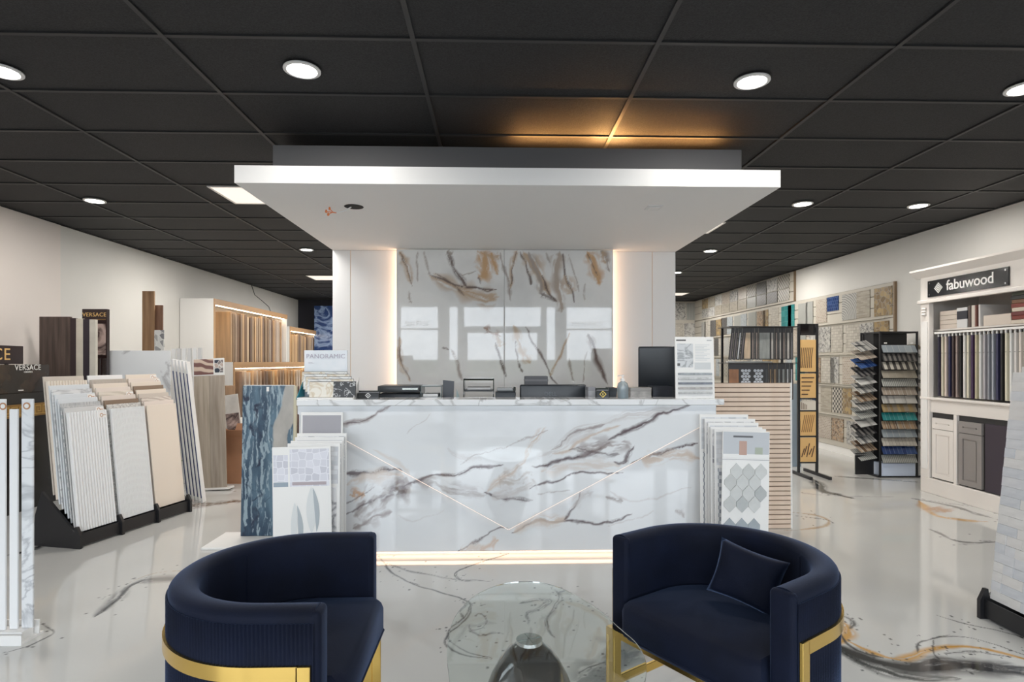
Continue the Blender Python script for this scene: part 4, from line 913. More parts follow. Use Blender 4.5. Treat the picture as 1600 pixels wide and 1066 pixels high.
# ---- tall white boards cut by the left edge
yb = 2.95
for i, (pa, pb, c, lb) in enumerate(((-30, 8, 'white', 'leftmost of the tall boards cut by the left photo edge, white with a round sticker'),
                                     (11, 24, 'white', 'narrow white board between two others at the left photo edge'), (27, 45, 'pale', 'pale blue-grey stone board at the left photo edge, rightmost of three'))):
    a, b = PX(pa, yb), PX(pb, yb); zt = PZ(pa, 624 if i != 1 else 640, yb)
    o = MB().cbox(0, b - a, 0, .012, 0, zt - .055, .002).build('tall_board', WB['marbled white'] if i == 2 else WB[c], None, (a, yb + i * .012 - .0, .055), None, label=lb, cat='tile board', group='tall boards at the left edge')
    if i != 1: 
        q = MB().lathe([(.001, 0), (.018, 0), (.018, .001), (.001, .001)], 20, M=Matrix.Translation(((b - a) * (.92 if i == 0 else .5) - (0 if i else .0), -.0012, zt - .055 - .035)) @ Matrix.Rotation(math.pi / 2, 4, 'X')).build('round_sticker', m_logo, o)
        MB().lathe([(.001, 0), (.011, 0), (.011, .001), (.001, .001)], 16, M=Matrix.Translation(((b - a) * (.92 if i == 0 else .5), -.002, zt - .055 - .035)) @ Matrix.Rotation(math.pi / 2, 4, 'X')).build('sticker_centre', m_white, q)
t = thing('board_stand', 'low clear white stand under the tall boards at the left photo edge', 'display rack', (PX(-60, yb), yb - .05, 0))
ww = PX(46, yb) - PX(-60, yb); box('base_plate', 0, ww, 0, .14, 0, .012, m_white, t); box('front_lip', 0, ww, 0, .008, .012, .05, m_white, t); box('rear_lip', 0, ww, .11, .118, .012, .08, m_white, t)
MB().box(.02, ww - .02, .03, .10, .012, .053).build('support_block', m_white, t)

# ------------------------------------------------------------------ black marble plinth on the left wall
mbk = mat('black_marble', (.009, .009, .010), .15, noise=1, c2=(.022, .018, .015), nscale=3)
bx1 = -4.38; by0, by1 = 4.2, 6.02
pl = thing('black_plinth', 'black marble display plinth with a gold key-pattern belt against the left wall', 'display plinth', (XL + .005, by0, 0))
D_ = bx1 - XL - .005; Lp = by1 - by0; zb0 = CH - 90 * 5.16 / FPX; zb1 = CH - 69 * 5.16 / FPX
box('lower_body', 0, D_, 0, Lp, 0, zb0, mbk, pl); g_dk = mat('dark_gold', (.30, .17, .05), .35, metal=.5)
bt = box('gold_belt', 0, D_ + .006, -.004, Lp + .004, zb0, zb1, g_dk, pl)
kh = (zb1 - zb0) * .7; kz = zb0 + (zb1 - zb0) * .15; n = 20; kw = Lp / n; g_lt = mat('bright_gold_leaf', (.55, .36, .12), .3, metal=.7)
km = MB(); w2 = kw * .10
for (a, b, c, d) in ((.05, .15, 0, 1), (.05, .85, .88, 1), (.75, .85, .25, 1), (.35, .85, .25, .37), (.35, .45, .25, .65), (.15, 1.05, 0, .10)): km.box(0, .003, a * kw, b * kw, c * kh, d * kh)
kme = km.mesh('key_motif', g_lt)
for i in range(n - 0): link('key_motif', kme, bt, (D_ + .006, i * kw, kz))
box('upper_body', 0, D_ - .03, 0, Lp, zb1, zb1 + .10, mbk, pl)
# black glossy slab with maker lettering standing on the plinth
zp = zb1 + .10; zt = CH - 4 * 5.2 / FPX
o = thing('black_slab', 'glossy black marble slab with white lettering standing on the black plinth', 'stone slab', (bx1 - .12, 4.3, zp), 0)
MB().cbox(0, .02, 0, 1.68, 0, zt - zp, .002).build('slab', mat('black_forest_marble', (.007, .007, .007), .06, noise=1, c2=(.05, .03, .018), nscale=5), o)
gw = mat('white_letters', (.75, .75, .72), .4); gg = mat('gold_letters', (.70, .45, .16), .35)
text('lettering', 'VERSACE', .075, gw, o, (.021, WY(44, bx1 - .1) - 4.3, zt - zp - .03), rot=(math.pi / 2, 0, math.pi / 2), spacing=1.05); text('lettering', 'CERAMICS', .022, gw, o, (.021, WY(44, bx1 - .1) - 4.3, zt - zp - .072), rot=(math.pi / 2, 0, math.pi / 2))
MB().box(.0205, .0215, 1.3, 1.36, .02, .03).build('label_plate', gw, o)
yw = WY(40, -4.56); z0 = PZ(40, 569, yw); z1 = PZ(40, 541, yw)
o = thing('name_sign', 'dark brown sign with gold letters cut by the left photo edge, above the black slab', 'sign', (-4.6, yw - 1.35, zp)); m_bs = mat('sign_brown', (.025, .012, .012), .25)
MB().cbox(0, .02, 0, 1.35, z0 - zp, z1 - zp, .003).build('board', m_bs, o); text('lettering', 'VERSACE', .16, gg, o, (.022, 1.35 - .50, (z0 + z1) / 2 - zp), rot=(math.pi / 2, 0, math.pi / 2), spacing=1.1)
for q in (.2, 1.15): box('leg', 0.002, .018, q, q + .03, 0, z0 - zp, m_black, o)

# ------------------------------------------------------------------ panels farther along the left wall
def xz_board(name, lb, cat, pa, pb, ptop, Y, m, th=.02, z0=0.0, tilt=0, group=None, pbot=None):
    a, b = PX(pa, Y), PX(pb, Y); zt = PZ((pa + pb) / 2, ptop, Y); z0 = z0 if pbot is None else PZ((pa + pb) / 2, pbot, Y)
    return MB().cbox(0, b - a, 0, th, 0, zt - z0, min(.002, th / 4)).build(name, m, None, (a, Y, z0), (tilt, 0, 0), label=lb, cat=cat, group=group)
Yp = 6.35
wd = mat_tex('dark_oak', 'wood', (.05, .032, .026), (.11, .075, .060), scale=9, rough=.5)
t = thing('floor_panel_display', 'tall dark wood panel with light and dark plank strips behind the left rack', 'display board', (PX(61, Yp), Yp, 0)); x0_ = PX(61, Yp)
def zr(py, px=100): return PZ(px, py, Yp)
MB().cbox(0, PX(110, Yp) - x0_, 0, .03, 0, zr(495), .003).build('wood_panel', wd, t)
for i, (a, b, c, nm) in enumerate(((110, 119, (.035, .018, .02), 'dark'), (119, 130, (.66, .60, .50), 'light'), (130, 140, (.03, .02, .03), 'dark'), (140, 150, (.68, .64, .56), 'light'))):
    MB().cbox(PX(a, Yp) - x0_, PX(b, Yp) - x0_ - .001, -.004, .03, 0, zr(497 + i * .8), .002).build('plank_strip', mat('strip_%s_%d' % (nm, i), c, .45, noise=.2, nscale=6), t)
Yq = 6.62; t = thing('versatile_sign_tower', 'dark standing sign with gold letters above framed marble pictures, behind the plank strips', 'sign', (PX(128, Yq), Yq, 0)); x0_ = PX(128, Yq); w_ = PX(167, Yq) - x0_
t.name = 'standing_sign'
def zq(py): return PZ(147, py, Yq)
MB().cbox(0, w_, 0, .05, 0, zq(483), .003).build('tower_body', m_bs, t); text('lettering', 'VERSACE', .062, gg, t, (w_ / 2, -.0015, zq(492)), spacing=1.05)
MB().box(.012, w_ - .012, -.003, 0, zq(500), zq(499)).build('gold_line', g_dk, t)
mfp = mat_tex('framed_marble', 'veins', (.55, .42, .38), (.06, .04, .04), scale=2.5, w=2, h=.5, rough=.2)
MB().box(PX(151, Yq) - x0_, w_ - .012, -.004, 0, zq(555), zq(506)).build('marble_picture', mfp, t)
for a, b in ((152, 157), (160, 166)): MB().box(PX(a, Yq) - x0_, PX(b, Yq) - x0_, -.004, 0, zq(640), zq(560)).build('chrome_strip', m_chrome, t)
# big white marble slab
Ym = 6.75; mws = mat_tex('white_slab', 'veins', (.78, .80, .82), (.5, .5, .52), scale=1.1, w=1.4, h=.10, rough=.15)
xz_board('marble_slab', 'large white grey-veined slab standing upright behind the left rack', 'stone slab', 169, 266, 548, Ym, mws, .02)
# light plank fins behind the slab
Yn = 7.0
for i in range(6):
    a = 268 + i * 8.2; xz_board('trim_profile', 'pale grey profile strip, %s from the left in the row right of the white slab' % ORD[i], 'trim sample', a, a + 5.4, 545 - i * .3, Yn, WB['lgrey'] if i % 2 else WB['white'], .03, group='pale profile strips right of the white slab')
# boards seen edge-on with dark blue stripes
Yo = 5.98
for i in range(5):
    a = 271 + i * 5.5; x0_ = PX(a, Yo); x1_ = PX(a + 24, Yo); L_ = math.hypot(x1_ - x0_, 1.2); h_ = PZ(a, 560 + i, Yo)
    o = MB().cbox(0, .018, 0, .07, 0, h_, .002).build('edge_board', WB['white'], None, (PX(a + 21, Yo - i * .05), Yo - i * .05, 0), (0, -math.radians(6.5), 0), label='white board with a navy edge seen side-on, %s from the left beside the wood-look boards' % ORD[i], cat='tile board', group='navy-edged boards standing side-on')
    MB().box(.004, .013, -.001, 0, .05, h_ - .12).build('navy_edge', mat('navy_edge', (.03, .05, .16), .4), o)
# two wood-look boards with picture header
Yr = 6.36; mwd = mat_tex('pale_oak', 'wood', (.30, .25, .20), (.44, .38, .32), scale=10, rough=.5); mwd2 = mat_tex('pale_oak_light', 'wood', (.38, .32, .25), (.52, .45, .37), scale=9, rough=.5)
x0_ = PX(306, Yr); t = thing('wood_look_display', 'leaning pale oak-look plank board with a wavy stone picture header', 'display board', (x0_, Yr, 0), rot=(-.05, -.045, 0)); w_ = PX(329, Yr) - PX(287, Yr) + .04
hb = PZ(310, 588, Yr); ht = PZ(310, 561, Yr)
MB().cbox(0, w_ * .5, 0, .02, 0, hb, .002).build('plank', mwd2, t); MB().cbox(w_ * .5 + .001, w_, 0, .02, 0, hb, .002).build('plank', mwd, t)
MB().cbox(0, w_, 0, .02, hb + .001, ht, .001).build('header', m_white, t)
MB().box(.005, w_ * .66, -.001, 0, hb + .012, ht - .004).build('picture', mat_tex('wavy_photo', 'rings', (.20, .10, .09), (.66, .52, .42), scale=4, w=6, rough=.4), t); MB().box(w_ * .7, w_ - .006, -.001, 0, hb + .03, ht - .02).build('picture', mat_tex('dark_photo', 'cells', (.03, .04, .06), (.5, .4, .35), scale=20, w=1, rough=.4), t)
box('foot', -.02, w_ + .03, -.02, .12, 0, .02, m_white, t)
# leaning planks on the left wall
for (a, b, top, c1, c2, lb, bot) in ((222, 241, 455, (.22, .12, .06), (.36, .22, .12), 'tall honey brown wood plank leaning on the left wall', 548), (241, 254, 477, (.16, .08, .05), (.26, .15, .10), 'shorter reddish brown plank leaning beside the honey plank on the left wall', 548)):
    xz_board('wood_plank', lb, 'wood plank', a, b, top, 7.6 if a < 230 else 7.66, mat_tex('plank_%d' % a, 'wood', c1, c2, scale=8, rough=.5), .02, 0)
xz_board('price_card', 'small printed card with dark squares leaning below the reddish plank', 'card', 241, 256, 516, 7.5, mat_tex('card_print', 'cells', (.1, .1, .12), (.7, .7, .68), scale=14, w=1), .01, 0)
# white wire flower decals on the wall behind
# potted plant at the far end of the left rack
xp, yp = FL(303, 762); xp -= .08; yp += .25; t = thing('potted_plant', 'small bushy green plant in a dark pot at the far end of the left rack', 'plant', (xp, yp, 0))
MB().lathe([(.001, 0), (.07, 0), (.10, .16), (.105, .17), (.095, .17), (.085, .14), (.001, .14)], 20).build('pot', m_blackg, t)
m_leaf = [mat('leaf_dark', (.015, .06, .015), .4), mat('leaf_mid', (.03, .13, .03), .4), mat('leaf_bright', (.06, .20, .04), .4)]
rnd = random.Random(8); lme = []
for m in m_leaf:
    mb = MB(); pts = [(0, 0, 0), (.022, .02, .008), (.026, .05, .010), (0, .10, -.01), (-.026, .05, .010), (-.022, .02, .008), (0, .03, -.002), (0, .06, -.003)]
    mb.add(pts, [(0, 1, 6), (1, 2, 7, 6), (2, 3, 7), (3, 4, 7), (4, 5, 6, 7), (5, 0, 6)], True); lme.append(mb.mesh('leaf', m))
for i in range(90):
    a = rnd.uniform(0, 6.28); r = rnd.uniform(.02, .10); z = rnd.uniform(.16, .40); 
    link('leaf', lme[rnd.randrange(3)], t, (r * math.cos(a), r * math.sin(a), z), (rnd.uniform(-.5, .6), rnd.uniform(-.3, .3), a - math.pi / 2))
for i in range(6): a = i * 1.05; MB().tube([(0, 0, .14), (.02 * math.cos(a), .02 * math.sin(a), .25), (.06 * math.cos(a), .06 * math.sin(a), .36)], .004, 5).build('stem', m_leaf[0], t)

# ------------------------------------------------------------------ lit plank cabinets along the left wall
m_oak = mat_tex('oak_trim', 'wood', (.42, .24, .11), (.58, .36, .19), scale=6, rough=.45); m_led = mat('shelf_led', (1, .82, .58), .5, emit=12)
PC = [(.62, .42, .24), (.30, .20, .13), (.50, .32, .18), (.24, .15, .10), (.56, .36, .20), (.66, .50, .34), (.34, .24, .17), (.45, .33, .24), (.20, .14, .11), (.58, .48, .40), (.42, .30, .20), (.52, .42, .34)]
PCN = ['honey', 'walnut', 'light brown', 'dark walnut', 'warm oak', 'pale oak', 'smoked oak', 'taupe', 'espresso', 'greige', 'chestnut', 'ash']
mpl = [mat_tex('sample_plank_%d' % i, 'wood', tuple(q * .75 for q in c), c, scale=7, rough=.5) for i, c in enumerate(PC)]
def plank_cabinet(lb, nm, x1, y0, y1, z0, z1, depth, n, pw, sd, where, shelfz, pbase=.05):
    t = thing('plank_cabinet', lb, 'cabinet', (x1 - depth, y0, 0))
    box('side_panel', 0, depth, 0, .03, 0, z1, m_white, t); box('side_panel', 0, depth, y1 - y0 - .03, y1 - y0, 0, z1, m_white, t)
    box('back_panel', 0, .02, .03, y1 - y0 - .03, 0, z1, m_white, t)
    box('edge_trim', depth, depth + .012, 0, .04, 0, z1, m_oak, t)
    box('top_fascia', depth - .03, depth + .012, .04, y1 - y0, z1 - .09, z1, m_oak, t); box('top_board', 0.02, depth - .03, .03, y1 - y0 - .03, z1 - .03, z1, m_white, t)
    box('led_strip', depth - .06, depth - .035, .05, y1 - y0 - .05, z1 - .10, z1 - .088, m_led, t)
    box('base_shelf', .02, depth, .03, y1 - y0 - .03, 0, z0, m_white, t)
    rnd = random.Random(sd); L = y1 - y0 - .12 - .35
    for i in range(n):
        y = y0 + (.75 if nm == 'a' else .40) + i * (y1 - y0 - (.85 if nm == 'a' else .5)) / n; k = rnd.randrange(len(PC)); h = (z1 - z0 - .13) * rnd.uniform(.96, 1.0)
        key = ('pl', k, round(h, 2), pw); 
        if key not in bcache: bcache[key] = MB().cbox(-.16, .16 * .9, 0, pw, 0, round(h, 2), .002).mesh('sample_plank', mpl[k])
        link('sample_plank', bcache[key], None, (x1 - .20, y, z0 + .001), (0, 0, math.radians(rnd.uniform(-12, 4) - 8)), '%s plank, %s from the front end in %s' % (PCN[k], ORD[i], where), 'wood sample', 'planks in ' + where)
    return t
plank_cabinet('tall lit oak-trimmed cabinet of vertical wood planks on the left wall', 'a', -4.52, 9.47, 12.75, .85, 2.40, .53, 24, .05, 1, 'the tall lit left cabinet', 0)
plank_cabinet('farther lower lit plank cabinet at the back of the left wall', 'b', -4.50, 12.85, 14.9, .6, 2.16, .55, 18, .045, 2, 'the far lit left cabinet', 0)
plank_cabinet('low lit oak-topped cabinet of upright planks standing in front of the tall one', 'c', -3.78, 8.5, 12.2, .55, 1.38, .42, 22, .05, 3, 'the low oak-topped cabinet', 0)
# wire from the ceiling to the tall cabinet
MB().tube([(-4.9, WY(392, -4.9), ZC - .02), (-4.8, WY(398, -4.8), 2.72), (-4.7, WY(411, -4.7), 2.60), (-4.6, WY(420, -4.6), 2.5), (-4.58, 12.0, 2.401)], .007, 6).build('power_cable', m_black, None, label='thin black cable drooping from the ceiling to the tall lit cabinet', cat='cable')
# blue slab at the back
xz_board('blue_slab', 'tall deep blue marbled slab standing against the dark back wall', 'stone slab', 491, 530, 478, 14.7, mat_tex('deep_blue_marble', 'veins', (.02, .05, .16), (.25, .35, .55), scale=1.6, w=2.5, h=.4, rough=.2), .03)
# cartons and things between
def carton(lb, px0, px1, ptop, Y, dep, open_=False):
    a, b = PX(px0, Y), PX(px1, Y); h = PZ((px0 + px1) / 2, ptop, Y); m = mat('cardboard', (.40, .20, .11), .8, noise=.15, nscale=4)
    t = thing('cardboard_box', lb, 'box', (a, Y, 0)); w_ = b - a; th = .006
    box('base', 0, w_, 0, dep, 0, th, m, t); box('front_wall', 0, w_, 0, th, th, h, m, t); box('rear_wall', 0, w_, dep - th, dep, th, h, m, t); box('side_wall', 0, th, th, dep - th, th, h, m, t); box('side_wall', w_ - th, w_, th, dep - th, th, h, m, t)
    M = Matrix.Translation((0, 0, h)) @ Matrix.Rotation(math.radians(-35), 4, 'X'); MB().box(0, w_, -.16, 0, 0, .005, M).build('flap', m, t)
    M = Matrix.Translation((0, 0, h)) @ Matrix.Rotation(math.radians(30), 4, 'Y'); MB().box(-.14, 0, 0, dep, 0, .005, M).build('flap', m, t)
    M = Matrix.Translation((0, dep, h)) @ Matrix.Rotation(math.radians(50), 4, 'X'); MB().box(0, w_, 0, .14, 0, .005, M).build('flap', m, t)
    return t
carton('open brown cardboard box on the floor left of the blue slab board', 344, 392, 683, 6.7, .35)
for i, (a, b, top, Y, c, lb, tl) in enumerate(((333, 346, 640, 7.25, (.60, .56, .48), 'narrow cream board leaning behind the open cardboard box', -.16), (352, 372, 627, 7.35, (.28, .19, .12), 'brown board leaning behind the open cardboard box', -.1),
        (358, 385, 618, 7.15, (.76, .74, .70), 'white framed sample sheet leaning right of the brown board', -.12), (330, 352, 603, 7.6, (.34, .20, .11), 'small closed carton stacked high behind the leaning boards', 0))):
    o = xz_board('leaning_board' if i < 3 else 'small_carton', lb, 'board' if i < 3 else 'box', a, b, top, Y, mat('lean_%d' % i, c, .6, noise=.3, nscale=5), .02 if i < 3 else .25, 0.0)
    o.rotation_euler = (-.02, tl, 0)
    if i == 2: MB().box(.0, .015, -.003, 0, 0, .85).build('black_edge', m_black, o); MB().box(.04, .20, -.003, 0, .45, .75).build('picture', mfp, o)
# ------------------------------------------------------------------ blue slab board left of the counter
Yb = 4.62; a, b = PX(376, Yb), PX(456, Yb); zt = PZ(420, 603, Yb)
tilt = math.radians(-2.0)
def blue_cols(U, V):
    # U across 0..w, V height
    wv = b - a; n1 = fbm(U * 13 + 2 * fbm(U * 4, V * 3, 3, 5), V * 2.4, 41, 7); n2 = fbm(U * 60 + 5 * fbm(U * 4, V * 5, 4, 6), V * 9 + 3 * fbm(U * 30, V * 12, 5, 5), 43, 5)
    c = np.outer(1 - np.clip((n1 - .3) * 2.6, 0, 1), (.018, .045, .085)) + np.outer(np.clip((n1 - .3) * 2.6, 0, 1), (.11, .19, .26))
    st = np.clip((n2 - .52) * 8, 0, 1)[:, None]; c = c * (1 - st * .8) + np.array((.36, .46, .52)) * st * .8
    dk = np.clip((fbm(U * 20 + 5 * fbm(U * 6, V * 6, 8, 4), V * 7, 57, 6) - .58) * 8, 0, 1)[:, None]; c = c * (1 - dk) + np.array((.01, .02, .05)) * dk
    # pale grey band from the top right down to the middle
    x = U / wv; h = V / 1.2; ed = .28 * (fbm(U * 6, V * 5, 71, 5) - .5)
    l = np.interp(h, [0, .35, .5, .7, .85, 1], [1.3, .66, .58, .60, .74, .84]) + ed * .5; r = np.interp(h, [0, .35, .55, .7, .8, 1], [1.3, .78, .80, .95, 1.1, 1.2]) + ed
    m = (np.clip((x - l) * 40, 0, 1) * np.clip((r - x) * 40, 0, 1))[:, None]
    g = .33 + .16 * fbm(U * 20, V * 9, 61, 5)[:, None]; c = c * (1 - m) + g * np.array((1.06, 1.02, .96)) * m
    return c
t = thing('blue_slab_board', 'blue and grey streaked stone slab board standing left of the counter', 'stone slab', (a, Yb, .02), rot=(tilt, 0, 0))
grid_mesh('stone_face', np.linspace(0, b - a, 200), np.linspace(0, zt - .02, 420), lambda u, v: (u, 0 * u, v), blue_cols, mat_attr('blue_stone', rough=.35, spec=.4), t, thick=(0, .012, 0))
MB().cbox(b - a + .0, b - a + .022, 0, .03, 0, zt - .02, .002).build('cream_edge', mat('cream_edge', (.60, .56, .42), .5), t)
MB().cbox(0, b - a, .013, .03, 0, zt - .015, .002).build('backing', m_whitem, t)
MB().box(.185, .205, -.002, -.0005, zt - .065, zt - .03).build('tag', m_white, t)
o = thing('slab_stand_base', 'low white floor base under the blue slab board', 'display base', (a, Yb, 0)); MB().cbox(-.17, b - a + .05, -.28, .12, 0, .018, .004).build('base_plate', m_white, o)
# dark reddish board edge just behind
xz_board('dark_red_board', 'narrow dark red board edge between the blue slab and the counter', 'board', 457, 466, 604, 4.78, mat('dark_red', (.08, .03, .03), .5), .03)

# ------------------------------------------------------------------ mosaic sample boards either side of the counter
m_ph = [mat_tex('kitchen_photo', 'cells', (.42, .42, .45), (.72, .72, .74), (.78, .78, .8), scale=14, w=1, rough=.35), mat_tex('bath_photo', 'brick', (.50, .52, .55), (.72, .73, .75), (.6, .6, .62), w=.05, h=.03, mortar=.003, rough=.35)]
mos = [mat_tex('mosaic_a', 'cells', (.25, .28, .30), (.62, .64, .66), scale=30, w=.6, rough=.25), mat_tex('mosaic_b', 'brick', (.55, .57, .60), (.36, .38, .42), (.75, .75, .75), w=.05, h=.02, mortar=.002, rough=.25),
       mat_tex('mosaic_c', 'checks', (.70, .71, .72), (.32, .34, .38), scale=40, rough=.25), mat_tex('mosaic_d', 'veins', (.74, .74, .75), (.3, .3, .32), scale=6, w=1, h=.3, rough=.25)]
m_photo_grey = mat('photo_grey', (.36, .35, .38), .4)
def sample_board(lb, x, y, w_, z0, z1, hh, mm, tilt, group, rz=0):
    t = thing('mosaic_sample_board', lb, 'tile board', (x, y, z0), rot=(tilt, 0, rz), group=group); h_ = z1 - z0
    MB().cbox(0, w_, 0, .008, 0, h_, .0015).build('board', m_white, t)
    box('header_photo', .012, w_ - .012, -.001, 0, h_ - hh, h_ - .02, mm[0], t)
    MB().cbox(.02, w_ - .02, -.008, 0, .03, h_ - hh - .02, .002).build('mosaic_sheet', mm[1], t)
    return t
gL = 'mosaic boards left of the counter'; gR = 'mosaic boards right of the counter'
# left stack, back to front
xs0 = PX(468, 4.0); sample_board('tallest grey-photo board, farthest back of the boards left of the counter', xs0, 4.0, PX(534, 4.0) - xs0, .06, PZ(500, 645, 4.0), .30, (m_photo_grey, mos[3]), -.03, gL)
lay = [(462, 540, 678, 3.93), (459, 536, 684, 3.885), (452, 534, 690, 3.84), (447, 530, 694, 3.80)]
for i, (pa, pb, pt, Y) in enumerate(lay):
    x0_ = PX(pa, Y); sample_board('white mosaic board, %s behind the front board left of the counter' % ORD[len(lay) - 1 - i], x0_, Y, PX(pb, Y) - x0_, .05, PZ(480, pt, Y), .26, (m_ph[i % 2], mos[i % 4]), -.03, gL)
# front board with leaf shapes
Y = 3.74; x0_ = PX(427, Y); w_ = PX(519, Y) - x0_ + .0; t = thing('leaf_pattern_board', 'front white board with big grey leaf shapes, left of the counter', 'tile board', (x0_, Y, .04), rot=(-.03, -.022, 0), group=gL)
h_ = PZ(470, 700, Y) - .04; zk = PZ(470, 762, Y) - .04
MB().cbox(0, w_, 0, .008, 0, h_, .0015).build('board', m_white, t)
lsm = mat_tex('leaf_photo', 'cells', (.56, .56, .62), (.72, .72, .78), (.78, .78, .83), scale=22, w=.35, rough=.35); MB().box(w_ * .30, w_ - .01, -.001, 0, zk, h_ - .015).build('room_photo', lsm, t); MB().box(.008, w_ * .27, -.001, 0, zk + .03, h_ - .05).build('small_photo', lsm, t)
MB().box(w_ * .34, w_ - .03, -.0018, -.0009, zk + .008, zk + .028).build('printed_sofa', mat('sofa_print', (.42, .36, .38), .5), t); MB().box(.008, w_ * .27, -.001, 0, zk, zk + .028).build('caption_block', mat('caption_blue', (.30, .36, .42), .5), t)
def leaf_poly(cx, z0, z1, wdt, lean_, n=14, half=0):
    P = []
    for i in range(n + 1): f = i / n; P.append((cx + lean_ * f + wdt * math.sin(math.pi * f) ** .8 * (1 if half >= 0 else 0), z0 + (z1 - z0) * f))
    for i in range(n - 1, 0, -1): f = i / n; P.append((cx + lean_ * f - wdt * math.sin(math.pi * f) ** .8 * (1 if half <= 0 else 0), z0 + (z1 - z0) * f))
    return P
lg1 = mat('leaf_grey', (.40, .44, .47), .3); lg2 = mat('leaf_pale', (.68, .70, .70), .3)
for cx, z0_, z1_, wd_, ln, m in ((.245, zk - .30, zk - .005, .032, .0, lg2), (.275, zk - .29, zk - .01, .03, -.02, lg1), (.165, zk - .40, zk - .12, .032, -.01, lg1), (.13, zk - .38, zk - .10, .02, .01, lg2), (.255, zk - .62, zk - .34, .035, -.02, lg1), (.10, zk - .62, zk - .42, .03, .0, lg1)):
    MB().prism(leaf_poly(cx, z0_, z1_, wd_, ln, half=1 if m is lg1 else 0), -.003 if m is lg1 else -.002, 0).build('leaf_inlay', m, t)
ft = thing('sample_board_stand', 'low dark rack at the feet of the mosaic boards left of the counter', 'display rack', (PX(430, 3.74), 3.70, 0)); mb = MB()
box('base', 0, .50, 0, .33, 0, .035, m_black, ft); box('front_lip', 0, .50, -.012, 0, 0, .06, m_black, ft)
# right stack
lay = [(1095, 1170, 648, 4.0), (1103, 1181, 655, 3.96), (1108, 1186, 661, 3.92), (1112, 1192, 668, 3.88), (1118, 1198, 671, 3.84)]
for i, (pa, pb, pt, Y) in enumerate(lay):
    x0_ = PX(pa, Y); sample_board('white mosaic board, %s behind the front board right of the counter' % ORD[len(lay) - 1 - i], x0_, Y, PX(pb, Y) - x0_, .05, PZ(1140, pt, Y), .24, (m_ph[(i + 1) % 2], mos[(i + 2) % 4]), -.03, gR, rz=-.05)
Y = 3.76; x0_ = PX(1126, Y); w_ = PX(1200, Y) - x0_; t = thing('hexagon_pattern_board', 'front board with elongated grey hexagon tiles and kitchen photo, right of the counter', 'tile board', (x0_, Y, .04), rot=(-.03, .028, 0), group=gR)
h_ = PZ(1160, 674, Y) - .04; zk = PZ(1160, 718, Y) - .04
MB().cbox(0, w_, 0, .008, 0, h_, .0015).build('board', m_white, t)
MB().box(0.004, w_ - .004, -.001, 0, zk + .01, h_ - .004).build('kitchen_photo', mat('kitchen_wall_print', (.52, .54, .57), .4), t)
MB().box(0.004, w_ - .004, -.0016, -.0009, zk + .01, zk + .035).build('printed_worktop', m_white, t); MB().box(.07, .20, -.0016, -.0009, h_ - .04, h_ - .028).build('printed_hood', mat('hood_print', (.12, .12, .13), .5), t)
MB().box(.11, .16, -.0022, -.0015, zk + .03, zk + .12).build('printed_jar', mat('jar_print', (.50, .33, .27), .5), t); MB().box(.215, .265, -.0022, -.0015, zk + .035, zk + .08).build('printed_plant', mat('plant_print', (.40, .44, .36), .5), t)
MB().box(0, w_, -.0012, 0, zk - .003, zk).build('caption_line', m_photo_grey, t)
hexm = [mat('hex_grey_%d' % i, c, .25, noise=.12, nscale=12) for i, c in enumerate(((.46, .48, .48), (.56, .57, .56), (.62, .63, .62), (.34, .38, .41), (.38, .42, .45)))]
pw_, ph_ = .081, .114; mb = MB()
hx_ = [(0, ph_ * .5), (pw_ * .5, ph_ * .125), (pw_ * .5, -ph_ * .125), (0, -ph_ * .5), (-pw_ * .5, -ph_ * .125), (-pw_ * .5, ph_ * .125)]
hx_ = [(x * .95, z * .95) for x, z in hx_]; hmesh = [MB().prism(hx_, -.006, 0).mesh('hexagon_tile', m) for m in hexm]; rnd = random.Random(5)
backr = box('grout_sheet', .02, w_ - .02, -.0008, 0, .05, zk - .02, m_white, t)
for r in range(10):
    z = zk - .078 - r * .0712
    for c in range(3):
        x = .052 + c * pw_ + (pw_ * .5 if r % 2 == 0 else 0)
        if x + pw_ * .48 > w_ or z < .08: continue
        if r in (4, ): continue
        link('hexagon_tile', hmesh[rnd.randrange(3) if r < 4 else 3 + rnd.randrange(2)], t, (x, -.001, z))
ft = thing('sample_board_stand', 'low dark rack at the feet of the mosaic boards right of the counter', 'display rack', (PX(1115, 3.74), 3.70, 0))
box('base', 0, .46, 0, .36, 0, .035, m_black, ft); box('front_lip', 0, .46, -.012, 0, 0, .06, m_black, ft)

# ------------------------------------------------------------------ ribbed wood slat panel right of the counter
Yw = 4.78; a, b = PX(1100, Yw), PX(1235, Yw); zt = PZ(1180, 598.5, Yw)
t = thing('slatted_wood_panel', 'pale oak panel of horizontal slats standing right of the counter', 'display panel', (a, Yw, 0), rot=(-.01, 0, 0))
MB().cbox(0, b - a, 0, .018, 0, zt, .001).build('backing_board', mat('slat_gap', (.20, .13, .09), .7), t)
m_slat = mat_tex('slat_oak', 'wood', (.68, .53, .42), (.78, .64, .53), scale=1.2, rough=.5, rot=math.pi / 2)
ns = 31; ph = zt / ns; me = MB().cbox(0, b - a, -.012, -.0002, .003, ph - .004, .002).mesh('slat', m_slat)
for i in range(ns): link('slat', me, t, (0, 0, i * ph))
MB().cbox(b - a - .002, b - a + .012, -.014, .02, 0, zt, .001).build('edge_strip', m_white, t)
# pale blue-grey board behind
xz_board('blue_grey_board', 'plain blue-grey board standing behind the wood slat panel', 'board', 1232, 1252, 600, 7.6, mat('blue_grey', (.30, .38, .46), .4), .02)
